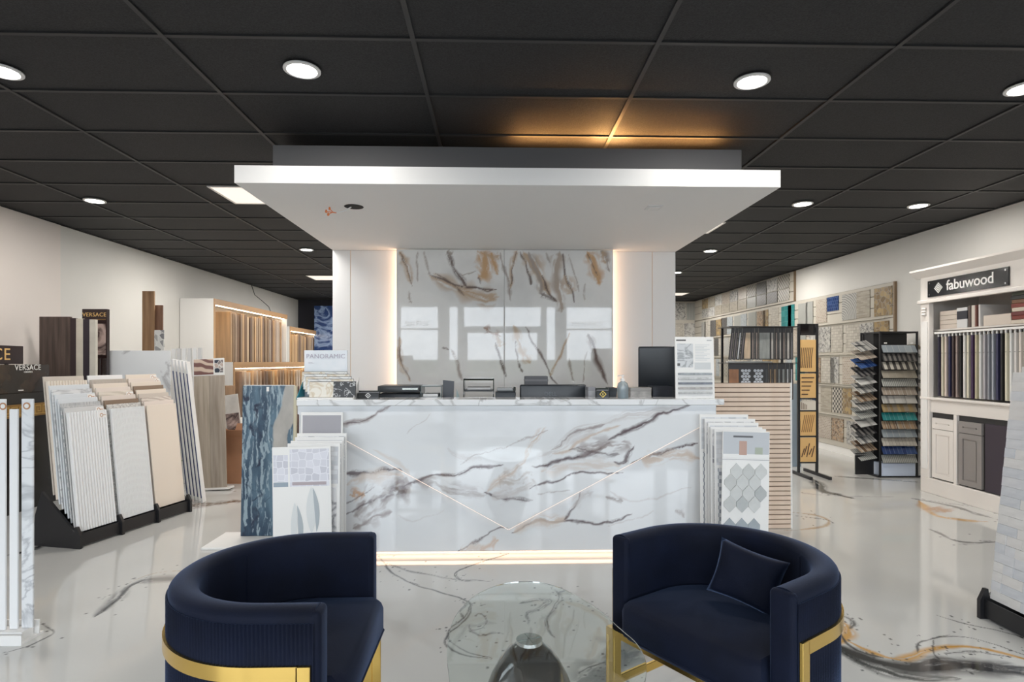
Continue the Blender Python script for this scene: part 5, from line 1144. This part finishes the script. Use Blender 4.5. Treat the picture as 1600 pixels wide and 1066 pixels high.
# ------------------------------------------------------------------ slatwalls with tile samples, right and back walls
m_sw = mat('slatwall_cream', (.50, .47, .41), .5)
def slatwall(nm, lb_kind, x, y0, y1, z0, z1, axis='x', pitch=.152):
    e = link(nm, None, None, (0, 0, 0), kind='structure')
    n = max(1, round((z1 - z0) / pitch)); p = (z1 - z0) / n
    if axis == 'x': box('backing', x - .012, x, y0, y1, z0, z1, mat('groove_shadow', (.25, .22, .19), .7), e); me = MB().cbox(x - .026, x - .012, y0, y1, .005, p - .005, .002).mesh('slat', m_sw)
    else: box('backing', y0, y1, x - .012, x, z0, z1, mat('groove_shadow', (.25, .22, .19), .7), e); me = MB().cbox(y0, y1, x - .026, x - .012, .005, p - .005, .002).mesh('slat', m_sw)
    for i in range(n): link('slat', me, e, (0, 0, z0 + i * p))
    return e
slatwall('trim_3', '', XR, 7.45, YB - .03, .10, 2.43); slatwall('trim_4', '', XR, 10.0, YB - .03, 2.44, ZC - .015); slatwall('trim_5', '', YB, 3.6, XR - .03, .10, ZC - .015, 'y')
box('edge_cap', XR - .035, XR, 7.43, 7.455, .10, 2.43, mat('cap_brown', (.22, .15, .09), .5), bpy.data.objects['trim_3']); box('edge_cap', XR - .035, XR, 9.98, 10.0, 2.44, ZC - .015, mat('cap_brown', (.22, .15, .09), .5), bpy.data.objects['trim_4'])
SM = [('beige linear', mat_tex('s0', 'brick', (.28, .25, .20), (.44, .40, .33), (.36, .33, .28), w=.10, h=.02, mortar=.002)), ('grey stripe', mat_tex('s1', 'stripes', (.20, .21, .20), (.42, .42, .39), scale=14, w=1)),
      ('dark lattice', mat_tex('s2', 'checks', (.06, .055, .05), (.50, .47, .41), scale=26)), ('brown pebble', mat_tex('s3', 'cells', (.12, .07, .04), (.40, .27, .16), (.4, .36, .3), scale=28, w=1)),
      ('cream hexagon', mat_tex('s4', 'cells', (.40, .37, .32), (.54, .51, .45), (.24, .22, .19), scale=24, w=0)), ('white marble', mat_tex('s5', 'veins', (.52, .51, .48), (.24, .23, .22), scale=5, w=1, h=.3)),
      ('grey pebble', mat_tex('s6', 'cells', (.14, .14, .14), (.48, .47, .44), (.5, .48, .44), scale=30, w=1)), ('taupe brick', mat_tex('s7', 'brick', (.30, .24, .19), (.42, .36, .30), (.55, .52, .46), w=.05, h=.025, mortar=.003)),
      ('pale blue', mat_tex('s8', 'brick', (.24, .28, .31), (.38, .42, .44), (.42, .42, .42), w=.075, h=.03, mortar=.003)), ('black mosaic', mat_tex('s9', 'checks', (.02, .02, .022), (.16, .15, .14), scale=34)),
      ('ochre stone', mat_tex('s10', 'cells', (.16, .10, .04), (.38, .27, .12), (.26, .22, .17), scale=16, w=1)), ('silver wave', mat_tex('s11', 'rings', (.24, .24, .23), (.48, .47, .44), scale=9, w=3)),
      ('teal glass', mat_tex('s12', 'brick', (.01, .16, .17), (.04, .30, .30), (.1, .3, .3), w=.05, h=.10, mortar=.003, rough=.15)), ('navy glass', mat_tex('s13', 'brick', (.01, .03, .12), (.04, .09, .24), (.1, .15, .3), w=.05, h=.05, mortar=.003, rough=.15))]
rnd = random.Random(12); scache = {}
def smesh(w_, h_, k):
    key = (w_, h_, k)
    if key not in scache:
        n = max(2, int(h_ / .05)); pts = [(w_, h_), (0, h_)]       # sheets whose sides step in and out like interlocking tiles
        scache[key] = MB().cbox(0, w_, -.010, 0, 0, h_, .0015).mesh('tile_sample', SM[k][1])
    return scache[key]
rowz = [(1.99, .38), (1.52, .40), (1.05, .40), (.60, .38), (.18, .34)]; rown = ['top', 'second', 'third', 'fourth', 'bottom']
def hangers(o, w_, h_, z=None):
    pass
cnt = 0
for r, (z0, hh) in enumerate(rowz):
    y = 7.84; i = 0
    while y < 14.6:
        w_ = rnd.choice((.22, .30, .30, .36)); gap = rnd.choice((.015, .02, .03, .05)) ; k = rnd.choice((0, 0, 1, 1, 2, 4, 4, 5, 6, 6, 7, 8, 9, 11, 11, 3, 10))
        vis = not (y > 12.0 and r >= 3) and not (r == 4 and 7.6 < y < 7.9)
        if r == 0 and i == 3: k = 13
        if r == 2 and i in (6, 7): k = 12 if i == 6 else 8
        if r == 3 and i == 5: k = 13
        if r == 0 and abs(y - 10.3) < .2: k = 12
        if vis and i < 27:
            h_ = hh if k != 13 else .22
            link('tile_sample', smesh(w_, h_, k), None, (XR - .0265, y, z0 + rnd.uniform(0, .015) + (hh - h_)), (0, 0, -math.pi / 2 + 0), '%s sheet, %s from the near end, %s row, right slatwall' % (SM[k][0], ORD[i], rown[r]), 'tile sample', 'tile samples on the right slatwall').rotation_euler = (0, 0, -math.pi / 2)
            bpy.context.scene  # local +x runs toward -y after the turn
        y += w_ + gap; i += 1
# samples in two halves in the upper band
y = 10.55; i = 0
while y < 14.7:
    for h0, hh, pos in ((2.70, .24, 'upper'), (2.48, .21, 'lower')):
        k = rnd.choice((3, 9, 7, 2, 6, 10, 5, 0, 11, 1, 9))
        link('tile_sample', smesh(.40, hh, k), None, (XR - .0265, y, h0), (0, 0, -math.pi / 2), '%s tile, %s from the near end, %s half, band under the ceiling' % (SM[k][0], ORD[i], pos), 'tile sample', 'tiles in the band under the ceiling')
    y += .44; i += 1
for r, (z0, hh) in enumerate(((2.48, .44), (1.99, .40), (1.52, .40))):
    x = 3.62; i = 0
    while x < 5.05:
        w_ = rnd.choice((.26, .32)); k = rnd.choice((1, 2, 6, 11, 5, 4, 0)); link('tile_sample', smesh(w_, hh, k), None, (x, YB - .0265, z0), None, '%s tile, %s from the left, %s row of the back slatwall' % (SM[k][0], ORD[i], rown[r]), 'tile sample', 'tile samples on the back slatwall'); x += w_ + .03; i += 1
# shelf rails on the slatwall
for r, (z0, hh) in enumerate(rowz[:4]): box('shelf_rail', XR - .06, XR - .027, 7.6, 14.9, z0 - .03, z0 - .018, m_sw, bpy.data.objects['trim_3'])

# ------------------------------------------------------------------ black swinging sample rack behind the slat panel
Yk = 6.6; xa, xb = PX(1138, Yk), PX(1240, Yk); t = thing('swing_rack', 'black two-tier rack holding hanging sample cards behind the wood slat panel', 'display rack', (xa, Yk, 0)); w_ = xb - xa
zt1 = PZ(1190, 512, Yk); zb1_ = PZ(1190, 562, Yk); zt2 = PZ(1190, 568, Yk)
for x in (.02, w_ - .02): MB().cbox(x - .012, x + .012, .22, .244, 0, zt1 + .01, .002).build('post', m_black, t)
for z in (zt1 + .009, zt2 + .009): MB().cbox(-.03, w_ + .02, -.10, .245, z - .008, z, .002).build('top_rail', m_black, t)
MB().cbox(-.03, w_ + .02, .1, .4, 0, .02, .002).build('base', m_black, t); MB().cbox(0.04, w_ - .2, .10, .17, zt2 + .010, zt2 + .024, .002).build('shelf', m_white, t)
m_card = mat('card_black', (.018, .014, .014), .4)
tiers = [(zt1, zb1_, [('narrow', .05), ('narrow', .05), ('white', .05), ('narrow', .05), ('cream', .10), ('taupe', .05), ('taupe', .05), ('grey', .15), ('pale', .06), ('taupe', .05), ('pale', .05), ('taupe', .05), ('pale', .06), ('white', .04)]),
         (zt2, .95, [('rust', .14), ('hex', .16), ('hex', .16), ('dark', .06), ('tan', .05), ('tan', .06), ('grey', .05), ('grey', .06), ('white', .05), ('white', .05)])]
cc = dict(narrow=(.16, .13, .13), white=(.72, .72, .74), cream=(.66, .50, .34), taupe=(.34, .26, .22), grey=(.32, .33, .31), pale=(.50, .46, .42), rust=(.42, .18, .07), dark=(.05, .05, .05), tan=(.30, .19, .09), hex=(.6, .63, .68))
for ti, (z1, z0, l) in enumerate(tiers):
    x = xa - .0; s = (w_ + .0) / sum(q[1] for q in l); k = 0
    for nm, wd in l:
        wd *= s; h_ = z1 - z0
        o = thing('sample_card', '%s black-backed card, %s from the left in the %s tier of the swing rack' % (dict(narrow='dark striped', white='white-strip', cream='cream-strip', taupe='taupe-strip', grey='grey mosaic', pale='pale-strip', rust='rust stone', dark='plain dark', tan='tan-strip', hex='white hexagon')[nm], ORD[k], ('upper', 'lower')[ti]), 'tile sample', (x, Yk, z0), group='cards in the swing rack', rot=(0, (.10 if (ti == 0 and k < 4) else 0), -.15))
        MB().cbox(0, wd - .006, 0, .008, 0, h_, .001).build('backing_card', m_card, o)
        if nm == 'hex':
            hm = MATS.get('hex_card') or mat('hex_card', cc['hex'], .3)
            if 'hexm' not in scache: scache['hexm'] = MB().prism([(.018 * math.cos(q * math.pi / 3), .018 * math.sin(q * math.pi / 3)) for q in range(6)], -.004, -.0005).mesh('hexagon_tile', hm)
            for rr in range(7):
                for q in range(3 if rr % 2 == 0 else 2): link('hexagon_tile', scache['hexm'], o, (wd / 2 + (q - (1 if rr % 2 == 0 else .5)) * .036, 0, h_ * .80 - rr * .033))
        else: MB().box(.006 if wd > .08 else .012, wd - (.014 if wd > .08 else .02), -.005, -.0005, .01, h_ * .84).build('tile_strip', mat('strip_' + nm, cc[nm], .4, noise=.35, nscale=30, stretch=(1, 1, .2)), o)
        x += wd; k += 1

# ------------------------------------------------------------------ tall black stand with five gold panels
Ys = 7.0; xa, xb = PX(1247, Ys), PX(1279, Ys); zt = PZ(1262, 506, Ys); w_ = xb - xa
t = thing('trim_stand', 'tall narrow black stand with five framed trim sample panels, right side', 'display stand', (xa, Ys, 0), rot=(0, 0, 0))
for x in (0, w_ - .026): MB().cbox(x, x + .026, 0, .03, 0, zt, .002).build('post', m_black, t)
MB().cbox(.026, w_ - .026, 0, .03, zt - .14, zt, .002).build('header', m_blackg, t)
for x, px_ in ((0, 0), (w_ - .026, 0)): MB().cbox(x - .004, x + .03, -.28, .30, 0, .035, .003).build('foot', m_black, t)
m_gp = mat('gold_panel', (.80, .50, .20), .5); m_cp = mat('cream_panel', (.74, .68, .58), .5); m_dk = mat('trim_brown', (.10, .05, .03), .4)
ys_ = [(531, 579), (583, 622), (626, 666), (670, 706), (710, 741)]
pz = [(PZ(1262, p[1] * 1 if False else p[1], Ys), PZ(1262, p[0], Ys)) for p in ((531, 581), (584, 622), (627, 641), (643, 681), (684, 722))]
for i, (z0, z1) in enumerate(pz):
    f = MB().cbox(.03, w_ - .03, .004, .02, z0, z1, .001).build('panel', m_cp if i == 2 else m_gp, t); h_ = z1 - z0; W2 = w_ - .06
    MB().cbox(.026, w_ - .026, 0, .028, z0 - .018, z0 - .003, .001).build('cross_bar', m_black, t)
    for j in range(7):
        if i in (0,):
            P = [(.034 + W2 * (.05 + .12 * j), z0 + h_ * (.75 - .0 * j)), (.034 + W2 * (.02 + .11 * j), z0 + h_ * .45), (.034 + W2 * max(.0, -.05 + .12 * j), z0 + h_ * .12)]
            MB().tube([(p[0], .001, p[1]) for p in P], .004, 5).build('moulding_strip', m_dk, f)
        elif i == 1 and j < 5: MB().cbox(.045, .045 + W2 * (.8 - .1 * j), -.002, .004, z1 - h_ * (.15 + .17 * j) - .012, z1 - h_ * (.15 + .17 * j), .001).build('moulding_strip', m_dk, f)
        elif i == 2 and j < 4: MB().cbox(.04 + j * .02, .05 + j * .02, -.002, .004, z0 + .01, z1 - .012 - j * .01, .001).build('moulding_strip', mat('trim_taupe', (.35, .28, .22), .4), f)
        elif i == 3 and j < 6: MB().tube([(.045 + W2 * .12 * j, .001, z0 + h_ * .15), (.045 + W2 * (.12 * j + .2), .001, z0 + h_ * .85)], .004, 5).build('moulding_strip', mat('trim_ochre', (.30, .16, .06), .4), f)
        elif i == 4 and j < 5: MB().tube([(.045 + W2 * .16 * j, .001, z0 + h_ * (.2 + .1 * (j % 2))), (.055 + W2 * (.16 * j + .12), .001, z0 + h_ * (.55 + .15 * (j % 3) * .7))], .006, 5).build('moulding_strip', m_dk, f)

# ------------------------------------------------------------------ black tower of tilted mosaic trays
tx, ty = 4.62, 7.05; tw = .40; t = thing('sample_tower', 'black tower rack of tilted mosaic trays with a white base panel, right side', 'display rack', (tx, ty, 0))
x0_, x1_ = PX(1376, 6.85) - tx, PX(1432, 6.85) - tx; yf = 6.85 - ty; zt = PZ(1400, 518, 6.85)
for x in (x0_ - .006, x1_ + .006):
    for y in (yf, yf + .36): MB().cbox(x - .01, x + .01, y - .01, y + .01, 0, zt, .002).build('post', m_black, t)
MB().cbox(x0_, x1_, yf, yf + .36, zt - .02, zt, .002).build('cap', m_black, t); box('core', x0_ + .01, x1_ - .01, yf + .15, yf + .36, 0, zt - .02, m_black, t)
zb = PZ(1400, 724, 6.85); MB().cbox(x0_ + .006, x1_ - .02, yf - .012, yf + .15, 0.02, zb, .003).build('base_panel', mat('base_panel_blue_white', (.62, .70, .85), .3), t); box('plinth', x0_ - .03, x1_ + .05, yf, yf + .36, 0, .02, m_black, t)
box('side_panel', x0_ - .24, x0_ - .018, yf + .10, yf + .12, .02, zb + .08, m_black, t)
TC = [8, 9, 2, 0, 1, 7, 5, 10, 12, 3, 8, 4, 13, 1]; n = 14
for i in range(n):
    z = PZ(1400, 540 + i * 13.2, 6.85); k = TC[i]
    o = MB().cbox(x0_ + .012, x1_ - .012, -.10, .0, 0, .012, .002).build('mosaic_tray_tile', SM[k][1], None, (tx, ty + yf + .02, z), (math.radians(-38), 0, 0), label='%s mosaic, %s from the top on the front of the black tower' % (SM[k][0], ORD[i]), cat='tile sample', group='mosaics on the front of the black tower')
    o.name = 'mosaic_tile'; o.rotation_euler = (math.radians(62), 0, 0)
    for q in (x0_ + .04, x1_ - .08): MB().box(q, q + .035, yf - .004, yf - .001, z + .022, z + .036).build('label_clip', m_white, t)
    zz = z + .01; k2 = (6, 7, 13, 9, 5, 6, 3, 11, 1, 5, 9, 6, 3, 1)[i]
    o = MB().cbox(-.20, 0, -.11, .11, 0, .010, .002).build('mosaic_tile', SM[k2][1], None, (tx + x0_ - .02, ty + yf + .14, zz), (math.radians(30), math.radians(-10), 0), label='%s mosaic, %s from the top on the left wing of the black tower' % (SM[k2][0], ORD[i]), cat='tile sample', group='mosaics on the left wing of the black tower')
    MB().box(x0_ - .22, x0_ - .01, yf + .13, yf + .15, zz - .012, zz - .004).build('tray_arm', m_black, t)
    if i < 13: 
        MB().cbox(0, .10, -.10, .10, 0, .008, .001).build('mosaic_tile', SM[(k2 + 4) % 12][1], None, (tx + x1_ + .02, ty + yf + .12, zz), (0, math.radians(35), 0), label='edge-on %s tile, %s from the top on the right wing of the black tower' % (SM[(k2 + 4) % 12][0], ORD[i]), cat='tile sample', group='tiles on the right wing of the black tower')

# ------------------------------------------------------------------ white sample cabinet on the right wall
FX = 4.58; yA = WY(1441, FX); yB_ = 4.30; t = thing('sample_cabinet', 'white classical cabinet with black name sign holding door samples, right wall', 'cabinet', (FX, yB_, 0)); L_ = yA - yB_; D_ = XR - FX - .005
def zc(py, px=1450): Y = WY(px, FX); return PZ(px, py, Y)
zs = zc(645, 1462); zsh = zc(622, 1462); zo = zc(470, 1450) ; ztop = zc(432, 1445); zcr = ztop - .02
m_cab = mat('cabinet_white', (.78, .74, .70), .4)
box('side_panel', 0, D_, L_ - .03, L_, 0, ztop, m_cab, t); box('side_panel', 0, D_, 0, .03, 0, ztop, m_cab, t); box('back_panel', D_ - .02, D_, .03, L_ - .03, 0, ztop, m_cab, t)
pw_ = .125
for y0 in (0, L_ - pw_):
    p = MB().cbox(-.02, .03, y0, y0 + pw_, 0.16, zo, .003).build('pilaster', m_cab, t); MB().cbox(-.028, -.02, y0 + .02, y0 + pw_ - .02, .25, zo - .22, .002).build('pilaster_panel', m_white, p)
    for q in range(3): MB().lathe([(.02, 0), (.026, .012), (.02, .024)], 12, -.026, y0 + pw_ / 2, zo - .16 + q * .03).build('turned_bead', m_cab, p)
MB().cbox(-.02, D_ - .02, 0.0, L_, 0, .16, .004).build('plinth', m_cab, t)
MB().cbox(-.02, .0, 0, L_, zo, ztop, .003).build('frieze', m_cab, t)
cr = MB().prism([(-.02, ztop - .02), (-.09, ztop + .045), (-.09, ztop + .065), (D_, ztop + .065), (D_, ztop - .02)], -.07, L_ + .07, 'y'); cr.build('crown', m_cab, t)
MB().cbox(-.045, 0, -.02, L_ + .02, zo - .03, zo + .005, .004).build('cornice', m_cab, t)
# sign (front faces -x; text reads when turned)
ya, yb2 = WY(1451, FX - .02), WY(1578, FX - .02); z0 = PZ(1451, 465, ya); z1 = PZ(1451, 440, ya)
sg = MB().cbox(-.032, -.0205, yb2 - yB_, ya - yB_, z0, z1, .001).build('name_plate', mat('sign_black', (.008, .008, .01), .15), t)
wS = ya - yb2; hS = z1 - z0; rT = (math.pi / 2, 0, -math.pi / 2)
text('lettering', 'fabuwood', hS * .86, m_white, sg, (-.0335, (ya - yB_) - wS * .555, (z0 + z1) / 2 + .004), rot=rT, bold=.0012, spacing=.97)
mb = MB(); cy = (ya - yB_) - wS * .155; cz = (z0 + z1) / 2; s_ = hS * .34
def q(u, v): return (cy - (u - v) * s_ * .5, cz + (u + v) * s_ * .5)
for i in range(5):      # rhombus of nested chevron bars
    f = -1 + .4 * i; g = f + .22
    mb.prism([q(f, f), q(1, f), q(1, g), q(g, g)], -.0345, -.032, 'x'); mb.prism([q(f, f), q(g, g), q(g, 1), q(f, 1)], -.0345, -.032, 'x')
mb.build('rhombus_emblem', m_white, sg)
for y in (yb2 - yB_ + .03, ya - yB_ - .03):
    for z in (z0 + .025, z1 - .025): MB().lathe([(.009, 0), (.009, .004), (.001, .004)], 12, M=Matrix.Translation((-.032, y, z)) @ Matrix.Rotation(-math.pi / 2, 4, 'Y')).build('bolt', m_chrome, sg)
MB().cbox(0, D_ - .02, .03, L_ - .03, zs, zsh, .003).build('shelf', m_cab, t); MB().cbox(-.03, 0.01, .0, L_, zsh - .02, zsh + .004, .003).build('shelf_edge', m_cab, t)
zr = zc(517, 1466); MB().cbox(.06, D_ - .02, .03, L_ - .03, zr, zr + .018, .002).build('shelf', m_cab, t); box('hanging_rail', .03, .05, .13, L_ - .13, zr - .03, zr - .01, m_white, t)
m_cd = mat('inner_dark', (.03, .03, .03), .6)
# hanging door samples
dc = [('charcoal', (.03, .025, .05)), ('ivory', (.66, .63, .50)), ('blush', (.66, .56, .50)), ('navy', (.04, .04, .09)), ('espresso', (.06, .04, .04)), ('taupe', (.30, .24, .22)), ('black', (.015, .015, .015)), ('white', (.70, .70, .68)), ('ivory', (.66, .60, .50)),
      ('aubergine', (.06, .03, .08)), ('sand', (.50, .46, .32)), ('white', (.74, .70, .72)), ('stone', (.42, .40, .42)), ('grey', (.26, .27, .30)), ('mid grey', (.34, .36, .40)), ('navy', (.05, .05, .11)), ('black', (.02, .02, .02)), ('ivory', (.68, .68, .60)), ('white', (.72, .70, .66)), ('pearl', (.64, .62, .60)), ('cream', (.68, .62, .56)), ('pearl', (.60, .58, .56)), ('white', (.70, .70, .68))]
y = yA - pw_ - .03; hD = zr - .06 - zsh - .02; i = 0
for nm, c in dc:
    o = MB().cbox(.05, .40, -.019, 0, 0, hD, .002).build('door_sample', mat('door_' + nm, c, .4), None, (FX, y, zsh + .02), None, label='%s hanging door sample, %s from the left in the white cabinet' % (nm, ORD[i]), cat='door sample', group='hanging door samples in the white cabinet')
    MB().cbox(.045, .06, -.014, -.004, hD, hD + .035, .001).build('label_tab', m_white, o); MB().box(.046, .05, -.017, -.002, hD * .72, hD * .725).build('groove_line', m_cd, o)
    y -= .0475; i += 1
    if y < yB_ + pw_ + .1: break
# boxes and chips on the upper shelf
zz = zr + .0185; yy = yA - pw_ - .02
for j in range(4):
    MB().cbox(.08, .40, -.24, 0, 0, .045, .002).build('flat_sample_box', mat('box_cream', (.70, .62, .54), .5), None, (FX, yy, zz + j * .047), None, label='cream flat box, %s from the bottom of the left pile on the cabinet shelf' % ORD[j], cat='box', group='left pile of flat boxes on the cabinet shelf')
MB().cbox(.06, .40, -.13, 0, 0, .20, .002).build('file_box', mat_tex('checked_print', 'checks', (.02, .02, .03), (.72, .72, .72), scale=12), None, (FX, yy - .25, zz), None, label='black and white file box standing on the cabinet shelf', cat='box')
for j, (nm, c, w_) in enumerate((('dark brown', (.10, .07, .06), .03), ('cream', (.70, .64, .56), .04), ('maroon', (.20, .08, .06), .015), ('white', (.72, .70, .68), .02))):
    MB().cbox(.06, .36, -w_, 0, 0, .21, .001).build('sample_binder', mat('binder_%d' % j, c, .5), None, (FX, yy - .39 - j * .042, zz), None, label='%s upright binder beside the checked file box on the cabinet shelf' % nm, cat='binder', group='binders on the cabinet shelf')
cb = thing('open_carton', 'low cream open carton on the cabinet shelf', 'box', (FX, yy - .56, zz)); MB().cbox(.07, .35, -.30, 0, 0, .10, .002).build('tray', mat('box_cream', (.70, .62, .54), .5), cb); MB().cbox(.33, .34, -.28, -.02, .10, .22, .001).build('lid', mat('lid_tan', (.48, .38, .32), .6), cb)
st_c = [('cream', (.66, .58, .48)), ('red-brown', (.20, .03, .02)), ('maroon', (.14, .02, .02)), ('cream', (.70, .60, .50)), ('red-brown', (.24, .06, .02)), ('walnut', (.16, .07, .03)), ('charcoal', (.03, .035, .03)), ('olive', (.10, .11, .08)), ('black', (.012, .012, .012))]
for j, (nm, c) in enumerate(st_c):
    MB().cbox(.05, .35, -.26 + .01 * (j % 3), -.01 * (j % 2), 0, .034, .002).build('door_chip', mat('chipc_' + nm, c, .4), None, (FX, yy - .88, zz + j * .036), None, label='%s door sample, %s from the bottom of the right pile on the cabinet shelf' % (nm, ORD[j]), cat='door sample', group='pile of door samples on the cabinet shelf')
# lower cupboards: white and grey doors, drawer fronts
def door_unit(y1, wd, m, nm, lbl):
    z0d, z1d = .17, zs - .045; zm = zc(672, 1475)
    o = box('cupboard_box', .03, D_ - .03, y1 - wd + .01, y1 - .01, z0d, z1d, m, t)
    for a_, b_, kind in ((z0d + .005, zm - .006, 'door'), (zm + .0, z1d - .01, 'drawer')):
        d = MB().cbox(.004, .03, y1 - wd + .012, y1 - .012, a_, b_, .003).build(kind, m, t, label=lbl + ' ' + kind)
        e = .05; f = MB(); 
        for (p, q, r, s2) in ((y1 - wd + .012, y1 - .012, b_ - e, b_), (y1 - wd + .012, y1 - .012, a_, a_ + e), (y1 - wd + .012, y1 - wd + .012 + e, a_ + e, b_ - e), (y1 - .012 - e, y1 - .012, a_ + e, b_ - e)): f.box(-.006, .004, p, q, r, s2)
        f.build('frame', m, d); MB().cbox(-.001, .004, y1 - wd + .012 + e + .02, y1 - .012 - e - .02, a_ + e + .015, b_ - e - .015, .001).build('raised_field', m, d)
m_gd = mat('door_grey_paint', (.27, .25, .24), .4)
yl = L_ - pw_ - .01; w1 = WY(1463, FX) - WY(1500, FX)
door_unit(yl, w1, m_cab, 'w', 'white'); MB().cbox(-.01, .02, yl - w1 - .035, yl - w1 + .005, .16, zs, .002).build('stile', m_cab, t)
w2 = WY(1503, FX) - WY(1543, FX); door_unit(yl - w1 - .04, w2, m_gd, 'g', 'grey')
MB().cbox(.0, .02, yl - w1 - w2 - .30, yl - w1 - w2 - .06, .17, zs - .05, .002).build('door', mat('gap_dark', (.04, .03, .045), .4), t, label='dark espresso door')  # dark sheet standing in for the dark gap beside the grey door
box('inner_shadow_panel', .02, .03, .1, L_ - .1, .16, zs, m_cd, t)
